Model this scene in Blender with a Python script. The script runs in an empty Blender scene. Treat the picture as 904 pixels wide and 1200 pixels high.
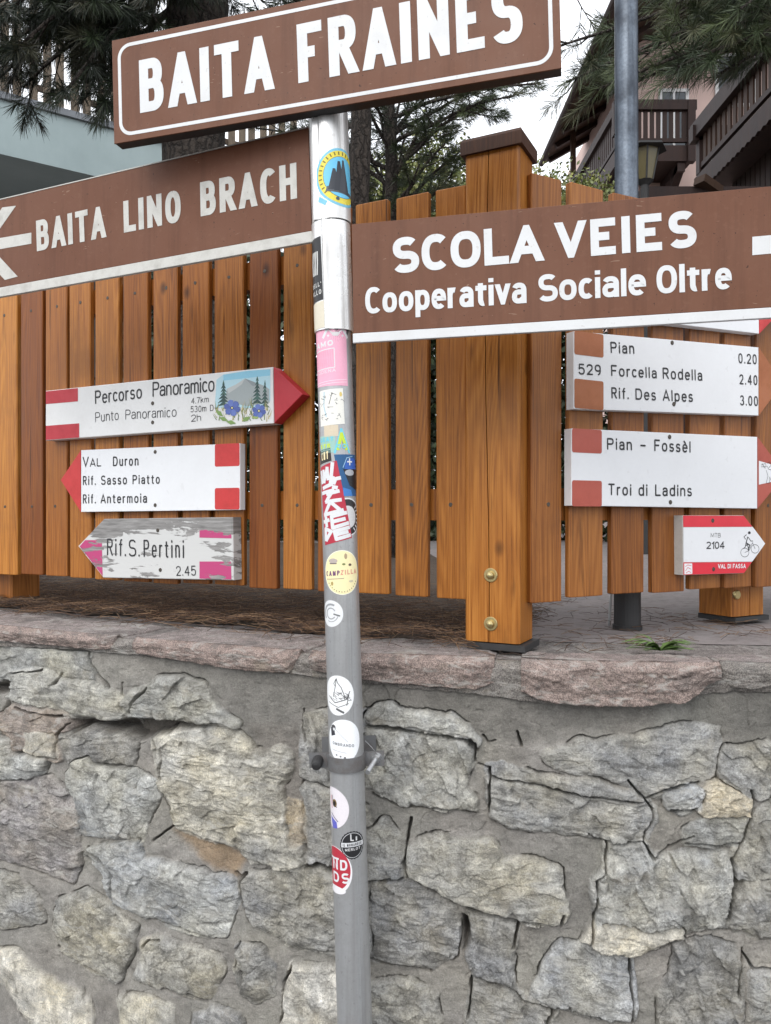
import bpy, math, random
import numpy as np
from mathutils import Vector

# ------------------------------------------------------------------ camera, sky, sun, exposure
SC = bpy.context.scene
COL = SC.collection
F = 920.0                       # focal length in photograph pixels (904 x 1200)
CAMZ = 1.6
cd = bpy.data.cameras.new('camera')
cam = bpy.data.objects.new('camera', cd)
COL.objects.link(cam)
cd.sensor_fit = 'HORIZONTAL'
cd.sensor_width = 36.0
cd.lens = F / 904.0 * 36.0
cd.clip_start = 0.05
cd.clip_end = 2000
cam.location = (0, 0, CAMZ)
cam.rotation_euler = (math.radians(90), 0, 0)
SC.camera = cam

SUN_EL, SUN_AZ = math.radians(40), math.radians(205)     # azimuth measured clockwise from +Y (the view direction)
world = bpy.data.worlds.new('World')
SC.world = world
world.use_nodes = True
wt = world.node_tree
bg = wt.nodes['Background']
sky = wt.nodes.new('ShaderNodeTexSky')
sky.sky_type = 'NISHITA'
sky.sun_disc = False
sky.sun_elevation = SUN_EL
sky.sun_rotation = SUN_AZ
sky.altitude = 1500
tc = wt.nodes.new('ShaderNodeTexCoord')
cn = wt.nodes.new('ShaderNodeTexNoise')
cn.inputs['Scale'].default_value = 2.2
cn.inputs['Detail'].default_value = 6
wt.links.new(tc.outputs['Generated'], cn.inputs['Vector'])
cr = wt.nodes.new('ShaderNodeMapRange')
cr.inputs['From Min'].default_value = 0.3
cr.inputs['From Max'].default_value = 0.6
cr.inputs['To Min'].default_value = 0.78
cr.inputs['To Max'].default_value = 0.97
wt.links.new(cn.outputs['Fac'], cr.inputs['Value'])
cm = wt.nodes.new('ShaderNodeMix')
cm.data_type = 'RGBA'
wt.links.new(cr.outputs['Result'], cm.inputs['Factor'])
wt.links.new(sky.outputs['Color'], cm.inputs['A'])
cm.inputs['B'].default_value = (9.6, 9.9, 10.4, 1)       # thin bright overcast
wt.links.new(cm.outputs['Result'], bg.inputs['Color'])
bg.inputs['Strength'].default_value = 0.11

sl = bpy.data.lights.new('sun', 'SUN')
sl.energy = 1.0
sl.angle = math.radians(42)
sl.color = (1.0, 0.965, 0.91)
so = bpy.data.objects.new('sun', sl)
COL.objects.link(so)
sd_ = Vector((math.sin(SUN_AZ) * math.cos(SUN_EL), math.cos(SUN_AZ) * math.cos(SUN_EL), math.sin(SUN_EL)))
so.rotation_euler = sd_.to_track_quat('Z', 'Y').to_euler()

vs = SC.view_settings
vs.view_transform = 'Standard'
vs.look = 'None'
vs.gamma = 1
vs.use_curve_mapping = False
vs.exposure = 0.80

rnd = random.Random(7)
rng = np.random.default_rng(11)

# ------------------------------------------------------------------ helpers
def lin(r, g, b):
    def c(x):
        x /= 255.0
        return x / 12.92 if x <= 0.04045 else ((x + 0.055) / 1.055) ** 2.4
    return (c(r), c(g), c(b), 1.0)

def at(px, py, d):
    return Vector(((px - 452) / F * d, d, CAMZ + (600 - py) / F * d))

def tag(o, label=None, cat=None, group=None, kind=None):
    if label: o['label'] = label
    if cat: o['category'] = cat
    if group: o['group'] = group
    if kind: o['kind'] = kind
    return o

def thing(name, label, cat, loc=(0, 0, 0), group=None):
    o = bpy.data.objects.new(name, None)
    o.empty_display_size = 0.05
    COL.objects.link(o)
    o.location = loc
    return tag(o, label, cat, group)

def rootloc(o):
    while o.parent:
        o = o.parent
    return np.array(o.location)

def make_obj(name, V, FA, mat, parent=None, loc=None, smooth=False, fcol=None, pcol=None):
    V = np.asarray(V, dtype=float).reshape(-1, 3)
    base = rootloc(parent) if parent else np.array(loc if loc is not None else (0, 0, 0), float)
    me = bpy.data.meshes.new(name)
    if isinstance(FA, np.ndarray):
        n, k = FA.shape
        me.vertices.add(len(V))
        me.vertices.foreach_set('co', (V - base).astype(np.float32).ravel())
        me.loops.add(n * k)
        me.loops.foreach_set('vertex_index', FA.astype(np.int32).ravel())
        me.polygons.add(n)
        me.polygons.foreach_set('loop_start', np.arange(0, n * k, k, dtype=np.int32))
        me.update(calc_edges=True)
        me.validate()
    else:
        me.from_pydata([tuple(v) for v in (V - base)], [], FA)
        me.update()
    if fcol is not None:
        a = me.attributes.new('col', 'FLOAT_COLOR', 'CORNER')
        cnt = np.array([p.loop_total for p in me.polygons]) if not isinstance(FA, np.ndarray) else np.full(len(FA), FA.shape[1])
        a.data.foreach_set('color', np.repeat(np.asarray(fcol, np.float32), cnt, axis=0).ravel())
    if pcol is not None:
        a = me.attributes.new('col', 'FLOAT_COLOR', 'POINT')
        a.data.foreach_set('color', np.asarray(pcol, np.float32).ravel())
    if smooth:
        me.polygons.foreach_set('use_smooth', np.ones(len(me.polygons), bool))
    me.materials.append(mat)
    o = bpy.data.objects.new(name, me)
    COL.objects.link(o)
    if parent:
        o.parent = parent
    else:
        o.location = base
    return o

class MB:
    def __init__(s):
        s.v, s.f, s.c = [], [], []
    def add(s, verts, faces, col=(1, 1, 1, 1)):
        b = len(s.v)
        s.v += [tuple(v) for v in verts]
        for f in faces:
            s.f.append([b + i for i in f])
            s.c.append(col)
        return s
    def box(s, o, ex, ey, ez, col=(1, 1, 1, 1)):       # o = corner, three edge vectors
        o, ex, ey, ez = Vector(o), Vector(ex), Vector(ey), Vector(ez)
        p = [o, o + ex, o + ex + ey, o + ey]
        p += [q + ez for q in p]
        return s.add(p, [(3, 2, 1, 0), (4, 5, 6, 7), (0, 1, 5, 4), (1, 2, 6, 5), (2, 3, 7, 6), (3, 0, 4, 7)], col)
    def bar(s, a, b, w, h, up=(0, 0, 1), col=(1, 1, 1, 1)):  # beam from a to b
        a, b = Vector(a), Vector(b)
        d = (b - a).normalized()
        x = d.cross(Vector(up)).normalized()
        y = x.cross(d).normalized()
        return s.box(a - x * w / 2 - y * h / 2, x * w, y * h, b - a, col)
    def prism(s, P, pts, w0, w1, col=(1, 1, 1, 1), ch=0.0):
        n = len(pts)
        back = [P.p(u, v, w0) for u, v in pts]
        if ch > 0:
            rim = [P.p(u, v, w1 - ch) for u, v in pts]
            front = [P.p(u, v, w1) for u, v in inset(pts, ch)]
            V = back + rim + front
            fs = [tuple(range(2 * n, 3 * n)), tuple(range(n - 1, -1, -1))]
            for i in range(n):
                j = (i + 1) % n
                fs += [(i, j, n + j, n + i), (n + i, n + j, 2 * n + j, 2 * n + i)]
        else:
            V = back + [P.p(u, v, w1) for u, v in pts]
            fs = [tuple(range(n, 2 * n)), tuple(range(n - 1, -1, -1))]
            for i in range(n):
                j = (i + 1) % n
                fs.append((i, j, n + j, n + i))
        return s.add(V, fs, col)
    def flat(s, P, pts, w, col=(1, 1, 1, 1)):
        return s.add([P.p(u, v, w) for u, v in pts], [tuple(range(len(pts)))], col)
    def tube(s, path, rad, n=8, col=(1, 1, 1, 1), cap=True):
        path = [Vector(p) for p in path]
        m = len(path)
        if not hasattr(rad, '__len__'):
            rad = [rad] * m
        t0 = (path[1] - path[0]).normalized()
        ref = Vector((0, 0, 1)) if abs(t0.z) < 0.9 else Vector((1, 0, 0))
        V = []
        for i in range(m):
            t = (path[min(i + 1, m - 1)] - path[max(i - 1, 0)]).normalized()
            x = (ref - t * ref.dot(t)).normalized()
            y = t.cross(x)
            ref = x
            for k in range(n):
                a = 2 * math.pi * k / n
                V.append(path[i] + (x * math.cos(a) + y * math.sin(a)) * rad[i])
        fs = []
        for i in range(m - 1):
            for k in range(n):
                l = (k + 1) % n
                fs.append((i * n + k, i * n + l, (i + 1) * n + l, (i + 1) * n + k))
        if cap:
            fs.append(tuple(range(n - 1, -1, -1)))
            fs.append(tuple(range((m - 1) * n, m * n)))
        return s.add(V, fs, col)
    def build(s, name, mat, parent=None, loc=None, smooth=False, color=False):
        return make_obj(name, s.v, s.f, mat, parent, loc, smooth, s.c if color else None)

def inset(pts, c):
    n = len(pts)
    area = sum(pts[i][0] * pts[(i + 1) % n][1] - pts[(i + 1) % n][0] * pts[i][1] for i in range(n))
    sg = 1 if area > 0 else -1
    out = []
    for i in range(n):
        p0, p1, p2 = Vector(pts[i - 1]), Vector(pts[i]), Vector(pts[(i + 1) % n])
        d1, d2 = (p1 - p0).normalized(), (p2 - p1).normalized()
        n1, n2 = Vector((-d1.y, d1.x)) * sg, Vector((-d2.y, d2.x)) * sg
        m = (n1 + n2)
        q = p1 + m * (c / max(0.25, (1 + n1.dot(n2))))
        out.append((q.x, q.y))
    return out

CAM = Vector((0, 0, CAMZ))
class Plane:
    def __init__(s, o, ex, ey):
        s.o, s.ex, s.ey = Vector(o), Vector(ex).normalized(), Vector(ey).normalized()
        s.n = s.ex.cross(s.ey).normalized()
        if s.n.dot(CAM - s.o) < 0:
            s.n = -s.n
    def p(s, u, v, w=0.0):
        return s.o + s.ex * u + s.ey * v + s.n * w
    def uv(s, px, py, w=0.0):
        r = Vector(((px - 452) / F, 1, (600 - py) / F))
        o = s.o + s.n * w
        t = (o - CAM).dot(s.n) / r.dot(s.n)
        q = CAM + r * t - o
        return (q.dot(s.ex), q.dot(s.ey))
    def shifted(s, w):
        return Plane(s.o + s.n * w, s.ex, s.ey)

# ------------------------------------------------------------------ node materials
def nmat(name):
    m = bpy.data.materials.new(name)
    m.use_nodes = True
    return m, m.node_tree, m.node_tree.nodes['Principled BSDF']

class N:
    def __init__(s, t):
        s.t = t
    def node(s, typ, **kw):
        n = s.t.nodes.new(typ)
        for k, v in kw.items():
            setattr(n, k, v)
        return n
    def put(s, sock, v):
        if isinstance(v, bpy.types.NodeSocket):
            s.t.links.new(v, sock)
        elif v is not None:
            sock.default_value = v
    def coord(s, kind='Object'):
        return s.node('ShaderNodeTexCoord').outputs[kind]
    def scale(s, vec, sc, off=None):
        n = s.node('ShaderNodeMapping')
        s.put(n.inputs['Vector'], vec)
        n.inputs['Scale'].default_value = sc
        if off is not None:
            s.put(n.inputs['Location'], off)
        return n.outputs[0]
    def noise(s, vec, sc, det=4, rough=0.55, dist=0.0):
        n = s.node('ShaderNodeTexNoise')
        s.put(n.inputs['Vector'], vec)
        n.inputs['Scale'].default_value = sc
        n.inputs['Detail'].default_value = det
        n.inputs['Roughness'].default_value = rough
        n.inputs['Distortion'].default_value = dist
        return n.outputs['Fac']
    def math(s, op, a, b=None):
        n = s.node('ShaderNodeMath', operation=op)
        s.put(n.inputs[0], a)
        s.put(n.inputs[1], b)
        return n.outputs[0]
    def rng(s, v, a, b, c=0.0, d=1.0):
        n = s.node('ShaderNodeMapRange')
        s.put(n.inputs[0], v)
        for i, x in enumerate((a, b, c, d)):
            n.inputs[i + 1].default_value = x
        return n.outputs[0]
    def mix(s, f, a, b, mode='MIX'):
        n = s.node('ShaderNodeMix', data_type='RGBA', blend_type=mode)
        s.put(n.inputs['Factor'], f)
        s.put(n.inputs['A'], a)
        s.put(n.inputs['B'], b)
        return n.outputs['Result']
    def ramp(s, f, stops):
        n = s.node('ShaderNodeValToRGB')
        s.put(n.inputs[0], f)
        e = n.color_ramp.elements
        while len(e) < len(stops):
            e.new(0.5)
        for i, (p, c) in enumerate(stops):
            e[i].position = p
            e[i].color = c
        return n.outputs[0]
    def bump(s, h, strength, dist, normal=None):
        n = s.node('ShaderNodeBump')
        s.put(n.inputs['Height'], h)
        n.inputs['Strength'].default_value = strength
        n.inputs['Distance'].default_value = dist
        if normal is not None:
            s.put(n.inputs['Normal'], normal)
        return n.outputs[0]
    def attr(s, name='col'):
        return s.node('ShaderNodeAttribute', attribute_name=name).outputs['Color']
    def rand(s):
        return s.node('ShaderNodeObjectInfo').outputs['Random']

def wood_mat(name, light, mid, dark, rough=0.5, vary=0.35, knots=True, axis='z', dirt=None):
    m, t, b = nmat(name)
    k = N(t)
    co = k.coord()
    r = k.rand()
    off = k.node('ShaderNodeCombineXYZ')
    k.put(off.inputs[0], k.math('MULTIPLY', r, 13.0))
    k.put(off.inputs[2], k.math('MULTIPLY', r, 7.0))
    st = {'z': (1, 1, 0.05), 'x': (0.05, 1, 1)}[axis]
    lo = k.scale(co, st, off.outputs[0])
    g = k.noise(lo, 13, 1.5, 0.45, 0.15)
    rings = k.math('SINE', k.math('MULTIPLY', g, 210.0))
    rings = k.rng(rings, -1, 1, 0, 1)
    fib = k.noise(k.scale(co, (1, 1, 0.018) if axis == 'z' else (0.018, 1, 1), off.outputs[0]), 300, 5, 0.7)
    big = k.noise(lo, 7, 3, 0.6)
    v = k.math('ADD', k.math('MULTIPLY', rings, 0.09), k.math('ADD', k.math('MULTIPLY', fib, 0.70), k.math('MULTIPLY', big, 0.42)))
    c = k.ramp(v, [(0.36, dark), (0.58, mid), (0.84, light)])
    if knots:
        vo = k.node('ShaderNodeTexVoronoi')
        k.put(vo.inputs['Vector'], k.scale(co, (1, 1, 0.62), off.outputs[0]))
        vo.inputs['Scale'].default_value = 6.5
        vo.inputs['Randomness'].default_value = 1.0
        kn = k.rng(vo.outputs['Distance'], 0.025, 0.085, 1, 0)
        c = k.mix(k.math('MULTIPLY', kn, 0.75), c, tuple(x * 0.38 for x in dark[:3]) + (1,))
    # board to board variation
    c = k.mix(1.0, c, k.ramp(r, [(0.0, (1 - vary * .8, 1 - vary, 1 - vary * 1.1, 1)), (0.3, (0.86, 0.80, 0.78, 1)), (0.65, (1.0, 1.0, 0.95, 1)), (1.0, (1.10, 1.12, 1.05, 1))]), 'MULTIPLY')
    # weathering blotches
    c = k.mix(k.rng(k.noise(co, 5.5, 5, 0.6), 0.52, 0.75, 0, 0.5), c, tuple(x * 0.5 for x in mid[:3]) + (1,))
    c = k.mix(k.rng(k.noise(k.scale(co, (1, 1, 0.12), off.outputs[0]), 45, 3, 0.6), 0.62, 0.78, 0, 0.6), c, tuple(x * 0.45 for x in dark[:3]) + (1,))
    c = k.mix(k.rng(k.noise(k.scale(co, (1, 1, 0.014) if axis == 'z' else (0.014, 1, 1), off.outputs[0]), 130, 2, 0.5), 0.69, 0.73, 0, 0.75), c, tuple(x * 0.3 for x in dark[:3]) + (1,))
    if dirt:
        c = k.mix(k.rng(k.noise(co, 9, 6, 0.7), 0.45, 0.7, 0, 0.6), c, dirt)
    k.put(b.inputs['Base Color'], c)
    b.inputs['Specular IOR Level'].default_value = 0.30
    k.put(b.inputs['Roughness'], k.rng(fib, 0.3, 0.7, rough - 0.1, rough + 0.15))
    k.put(b.inputs['Normal'], k.bump(k.math('ADD', fib, k.math('MULTIPLY', rings, 0.3)), 0.35, 0.0012))
    return m

def paint_mat(name, col, rough=0.45, dirt=(0.12, 0.1, 0.08, 1), amount=0.25, scale=14, spots=0.0, metal=0.0, bump=0.12, streak=0.0):
    m, t, b = nmat(name)
    k = N(t)
    co = k.coord()
    n1 = k.noise(co, scale, 6, 0.62)
    c = k.mix(k.rng(n1, 0.45, 0.8, 0, amount), col, dirt)
    n2 = k.noise(co, scale * 14, 3, 0.6)
    c = k.mix(k.rng(n2, 0.3, 0.7, 0, amount * 0.35), c, dirt)
    if streak:
        n4 = k.noise(k.scale(co, (1, 1, 0.05)), 55, 4, 0.6)
        c = k.mix(k.rng(n4, 0.48, 0.75, 0, streak), c, dirt)
    if spots:
        n3 = k.noise(co, scale * 7, 2, 0.5)
        c = k.mix(k.rng(n3, 0.68, 0.71, 0, spots), c, dirt)
    k.put(b.inputs['Base Color'], c)
    k.put(b.inputs['Roughness'], k.rng(n1, 0.3, 0.7, rough - 0.08, rough + 0.12))
    b.inputs['Metallic'].default_value = metal
    k.put(b.inputs['Normal'], k.bump(n2, bump, 0.0008))
    return m

def attr_mat(name, rough=0.6, vary=0.2, scale=60, bump=0.0, trans=0.0, bdist=0.002):
    m, t, b = nmat(name)
    k = N(t)
    co = k.coord()
    n = k.noise(co, scale, 5, 0.65)
    c = k.mix(1.0, k.attr(), k.ramp(n, [(0.25, (1 - vary,) * 3 + (1,)), (0.75, (1 + vary,) * 3 + (1,))]), 'MULTIPLY')
    k.put(b.inputs['Base Color'], c)
    b.inputs['Roughness'].default_value = rough
    if bump:
        k.put(b.inputs['Normal'], k.bump(n, bump, bdist))
    if trans:
        b.inputs['Subsurface Weight'].default_value = 0.0
    return m

M = {}
M['larch'] = wood_mat('larch_stain', (0.52, 0.222, 0.047, 1), (0.325, 0.116, 0.019, 1), (0.118, 0.036, 0.007, 1), 0.36, 0.62)
M['larch_red'] = wood_mat('larch_red_stain', (0.38, 0.152, 0.040, 1), (0.222, 0.075, 0.016, 1), (0.082, 0.025, 0.007, 1), 0.42, 0.5)
M['cap_wood'] = wood_mat('cap_wood', (0.11, 0.05, 0.028, 1), (0.068, 0.030, 0.017, 1), (0.028, 0.013, 0.009, 1), 0.55, 0.1, False)
M['dark_wood'] = wood_mat('dark_timber', (0.040, 0.018, 0.012, 1), (0.022, 0.010, 0.008, 1), (0.010, 0.006, 0.005, 1), 0.6, 0.2, False)
M['soffit'] = wood_mat('soffit_timber', (0.060, 0.031, 0.018, 1), (0.040, 0.020, 0.012, 1), (0.018, 0.010, 0.007, 1), 0.65, 0.2, False)
M['grey_wood'] = wood_mat('weathered_timber', (0.22, 0.17, 0.13, 1), (0.14, 0.108, 0.085, 1), (0.06, 0.046, 0.037, 1), 0.7, 0.3, False)
def brown_mat():
    m, t, b = nmat('brown_reflective')
    k = N(t)
    co = k.coord()
    c = k.mix(k.rng(k.noise(co, 5, 5, 0.6), 0.35, 0.7, 0, 0.55), lin(104, 67, 49), lin(117, 82, 65))
    c = k.mix(k.rng(k.noise(k.scale(co, (1, 1, 0.06)), 38, 5, 0.65), 0.50, 0.72, 0, 0.45), c, lin(78, 48, 35))
    c = k.mix(k.rng(k.noise(co, 90, 5, 0.7), 0.55, 0.75, 0, 0.35), c, lin(126, 92, 74))
    c = k.mix(k.rng(k.noise(k.scale(co, (0.3, 0.3, 1)), 130, 2, 0.5, 1.2), 0.735, 0.75, 0, 0.6), c, lin(150, 122, 104))
    c = k.mix(k.rng(k.noise(co, 230, 1, 0.5), 0.745, 0.76, 0, 0.8), c, lin(58, 38, 30))
    k.put(b.inputs['Base Color'], c)
    b.inputs['Specular IOR Level'].default_value = 0.18
    k.put(b.inputs['Roughness'], k.rng(k.noise(co, 12, 5), 0.3, 0.7, 0.3, 0.5))
    k.put(b.inputs['Normal'], k.bump(k.noise(co, 3.5, 2), 0.15, 0.01))
    return m
M['brown_sign'] = brown_mat()
M['sign_white'] = paint_mat('white_sheeting', (0.64, 0.65, 0.655, 1), 0.38, (0.33, 0.29, 0.25, 1), 0.18, 18, 0.25)
M['sign_grey'] = paint_mat('aged_white_sheeting', (0.56, 0.55, 0.51, 1), 0.5, (0.25, 0.23, 0.2, 1), 0.5, 40)
M['white_board'] = paint_mat('white_board', (0.76, 0.77, 0.785, 1), 0.4, (0.42, 0.41, 0.40, 1), 0.14, 7, 0.12)
M['white_wood'] = paint_mat('white_painted_wood', (0.77, 0.77, 0.76, 1), 0.5, (0.45, 0.43, 0.40, 1), 0.22, 11, 0.1)
M['board_edge'] = paint_mat('board_edge', (0.50, 0.48, 0.45, 1), 0.6, (0.2, 0.18, 0.16, 1), 0.4, 40)
M['red'] = paint_mat('red_paint', lin(196, 50, 50), 0.5, lin(120, 40, 38), 0.35, 30)
M['crimson'] = paint_mat('crimson_paint', lin(184, 40, 52), 0.5, lin(110, 30, 38), 0.3, 25)
M['bright_red'] = paint_mat('red_film', lin(214, 38, 56), 0.35, lin(150, 30, 40), 0.2, 25)
M['faded_red'] = paint_mat('faded_red', lin(176, 82, 66), 0.5, lin(120, 60, 48), 0.35, 20)
M['faded_orange'] = paint_mat('faded_orange', lin(165, 96, 52), 0.5, lin(110, 62, 36), 0.4, 20)
M['ink'] = paint_mat('black_ink', (0.015, 0.015, 0.017, 1), 0.5, (0.05, 0.05, 0.05, 1), 0.2, 60)
M['alu'] = paint_mat('aluminium_sleeve', (0.80, 0.80, 0.79, 1), 0.28, (0.38, 0.35, 0.31, 1), 0.35, 14, 0.25, 0.5, 0.1, 0.5)
M['pole'] = paint_mat('galvanised_pole', (0.42, 0.425, 0.43, 1), 0.36, (0.27, 0.265, 0.26, 1), 0.6, 22, 0.5, 0.45, 0.15, 0.7)
M['steel'] = paint_mat('zinc_steel', (0.52, 0.53, 0.54, 1), 0.35, (0.2, 0.17, 0.14, 1), 0.35, 60, 0, 0.8)
M['clamp'] = paint_mat('rusty_clamp', (0.20, 0.205, 0.21, 1), 0.5, (0.09, 0.055, 0.035, 1), 0.6, 45, 0, 0.5)
M['black'] = paint_mat('black_rubber', (0.02, 0.02, 0.021, 1), 0.55, (0.07, 0.065, 0.06, 1), 0.3, 30)
M['brass'] = paint_mat('brass', (0.52, 0.42, 0.20, 1), 0.33, (0.16, 0.12, 0.07, 1), 0.35, 60, 0, 0.85)
M['screw'] = paint_mat('screw', (0.10, 0.085, 0.07, 1), 0.45, (0.03, 0.025, 0.02, 1), 0.5, 200, 0, 0.7)
M['lamp_metal'] = paint_mat('worn_lamp_metal', (0.145, 0.175, 0.215, 1), 0.36, (0.018, 0.024, 0.036, 1), 1.3, 13, 0, 0.35, 0.2, 1.0)
M['bark'] = None
M['print'] = attr_mat('print', 0.4, 0.06, 400)
M['rock'] = None

def rock_mat(name, rough=0.9, fine=260, vary=0.5, speck=0.5):
    m, t, b = nmat(name)
    k = N(t)
    co = k.coord()
    an = k.node('ShaderNodeAttribute', attribute_name='col')
    a, msk = an.outputs['Color'], an.outputs['Alpha']
    n1 = k.noise(co, 42, 8, 0.72)
    n2 = k.noise(co, fine, 5, 0.75)
    n3 = k.noise(co, 760, 2, 0.6)
    mv = k.rng(msk, 0, 1, 0.55, 1.0)
    c = k.mix(mv, a, k.mix(1.0, a, k.ramp(n1, [(0.36, (1 - vary,) * 3 + (1,)), (0.64, (1 + vary * 0.8,) * 3 + (1,))]), 'MULTIPLY'))  # mineral tone, its contrast raised to stand in for weak relief shading
    c = k.mix(k.rng(msk, 0, 1, .6, 1.0), c, k.mix(1.0, c, k.ramp(n2, [(0.38, (1 - speck,) * 3 + (1,)), (0.62, (1 + speck * 0.7,) * 3 + (1,))]), 'MULTIPLY'))
    vein = k.noise(k.scale(co, (1, 1, 3.2), (1, 7, 2)), 17, 8, 0.75, 0.8)
    c = k.mix(k.math('MULTIPLY', k.rng(vein, 0.53, 0.60, 0, 0.55), msk), c, (0.47, 0.455, 0.42, 1))
    c = k.mix(k.math('MULTIPLY', k.rng(vein, 0.44, 0.38, 0, 0.55), msk), c, (0.135, 0.13, 0.12, 1))
    c = k.mix(k.rng(n3, 0.63, 0.70, 0, 0.4), c, (0.5, 0.48, 0.45, 1))
    c = k.mix(k.rng(n3, 0.36, 0.30, 0, 0.45), c, (0.06, 0.058, 0.055, 1))
    c = k.mix(k.math('MULTIPLY', k.rng(k.noise(co, 15, 6, 0.7), 0.56, 0.72, 0, 0.4), msk), c, (0.40, 0.345, 0.255, 1))
    c = k.mix(k.rng(k.noise(k.scale(co, (1, 1, 1), (3, 5, 1)), 11, 7, 0.72), 0.58, 0.76, 0, 0.4), c, (0.105, 0.104, 0.098, 1))
    k.put(b.inputs['Base Color'], c)
    b.inputs['Roughness'].default_value = rough
    b.inputs['Specular IOR Level'].default_value = 0.25
    h = k.math('ADD', k.math('MULTIPLY', k.math('MULTIPLY', n1, mv), 1.0), k.math('ADD', k.math('MULTIPLY', n2, 0.42), k.math('MULTIPLY', n3, 0.16)))
    k.put(b.inputs['Normal'], k.bump(h, 1.0, 0.007))
    return m
M['rock'] = rock_mat('masonry', 0.9, 300, 0.36, 0.30)
M['porphyry'] = rock_mat('porphyry', 0.85, 420, 0.30, 0.62)

def bark_mat():
    m, t, b = nmat('pine_bark')
    k = N(t)
    co0 = k.coord()
    co = k.scale(co0, (1, 1, 0.22))
    wn = k.node('ShaderNodeTexNoise'); k.put(wn.inputs['Vector'], co0); wn.inputs['Scale'].default_value = 14; wn.inputs['Detail'].default_value = 5
    va = k.node('ShaderNodeVectorMath', operation='MULTIPLY_ADD'); k.put(va.inputs[0], wn.outputs['Color']); va.inputs[1].default_value = (.07, .07, .07); k.put(va.inputs[2], co); co = va.outputs[0]
    v = k.node('ShaderNodeTexVoronoi', feature='DISTANCE_TO_EDGE')
    k.put(v.inputs['Vector'], co)
    v.inputs['Scale'].default_value = 34
    n = k.noise(co0, 70, 6, 0.7)
    c = k.mix(k.rng(v.outputs['Distance'], 0.0, 0.18), (0.018, 0.014, 0.012, 1), (0.085, 0.068, 0.056, 1))
    c = k.mix(k.rng(n, 0.35, 0.7, 0, 0.7), c, (0.05, 0.04, 0.033, 1))
    k.put(b.inputs['Base Color'], c)
    b.inputs['Roughness'].default_value = 0.95
    k.put(b.inputs['Normal'], k.bump(k.math('ADD', k.rng(v.outputs['Distance'], 0, 0.25), n), 0.9, 0.02))
    return m
M['bark'] = bark_mat()
M['needle'] = attr_mat('needle', 0.5, 0.25, 30)
M['litter'] = attr_mat('needle_litter', 0.75, 0.3, 90)
M['leaf'] = attr_mat('leaf', 0.55, 0.2, 30)

def render_mat(name, col, col2, scale=6, bump=0.25):
    m, t, b = nmat(name)
    k = N(t)
    co = k.coord()
    n1 = k.noise(co, scale, 6, 0.6)
    n2 = k.noise(k.scale(co, (1, 1, 0.15)), scale * 2.5, 5, 0.6)
    c = k.mix(k.rng(n1, 0.35, 0.7, 0, 0.6), col, col2)
    c = k.mix(k.rng(n2, 0.5, 0.8, 0, 0.4), c, col2)
    k.put(b.inputs['Base Color'], c)
    b.inputs['Roughness'].default_value = 0.85
    k.put(b.inputs['Normal'], k.bump(k.noise(co, 80, 4, 0.7), bump, 0.004))
    return m
M['pink_render'] = render_mat('pink_render', (0.62, 0.46, 0.41, 1), (0.50, 0.37, 0.33, 1), 1.2)
M['teal_render'] = render_mat('grey_green_render', (0.34, 0.415, 0.42, 1), (0.26, 0.325, 0.33, 1), 1.5)
M['dark_render'] = render_mat('dark_render', (0.075, 0.08, 0.08, 1), (0.045, 0.048, 0.05, 1), 2)
M['zinc'] = render_mat('zinc_flashing', (0.20, 0.215, 0.235, 1), (0.13, 0.14, 0.155, 1), 3)
M['white_frame'] = render_mat('white_frame', (0.75, 0.75, 0.74, 1), (0.6, 0.6, 0.6, 1), 3)

def glass_mat(name, col, rough=0.08):
    m, t, b = nmat(name)
    k = N(t)
    k.put(b.inputs['Base Color'], k.mix(k.rng(k.noise(k.coord(), 4, 3), 0.3, 0.7), col, tuple(x * 0.6 for x in col[:3]) + (1,)))
    b.inputs['Roughness'].default_value = rough
    return m
M['glass'] = glass_mat('window_glass', (0.05, 0.06, 0.07, 1))
M['amber'] = glass_mat('amber_glass', (0.15, 0.12, 0.045, 1), 0.3)

def ground_mat(name, a, b2, c2, s1=1.5, s2=40):
    m, t, b = nmat(name)
    k = N(t)
    co = k.coord()
    c = k.mix(k.rng(k.noise(co, s1, 7, 0.65), 0.35, 0.65), a, b2)
    c = k.mix(k.rng(k.noise(co, s2, 6, 0.7), 0.45, 0.75, 0, 0.7), c, c2)
    c = k.mix(k.rng(k.noise(co, 350, 2, 0.6), 0.62, 0.7, 0, 0.4), c, (0.34, 0.32, 0.3, 1))
    k.put(b.inputs['Base Color'], c)
    b.inputs['Roughness'].default_value = 0.92
    k.put(b.inputs['Normal'], k.bump(k.math('ADD', k.noise(co, s2 * 2.5, 6, 0.7), k.math('MULTIPLY', k.noise(co, 500, 2, 0.6), 0.3)), 0.6, 0.006))
    return m
M['paving'] = ground_mat('terrace_paving', (0.29, 0.25, 0.24, 1), (0.21, 0.195, 0.19, 1), (0.12, 0.10, 0.092, 1))
M['asphalt'] = ground_mat('asphalt', (0.055, 0.055, 0.057, 1), (0.045, 0.045, 0.046, 1), (0.08, 0.08, 0.08, 1))
M['soil'] = ground_mat('forest_soil', (0.055, 0.036, 0.024, 1), (0.09, 0.062, 0.042, 1), (0.035, 0.025, 0.018, 1))

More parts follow.
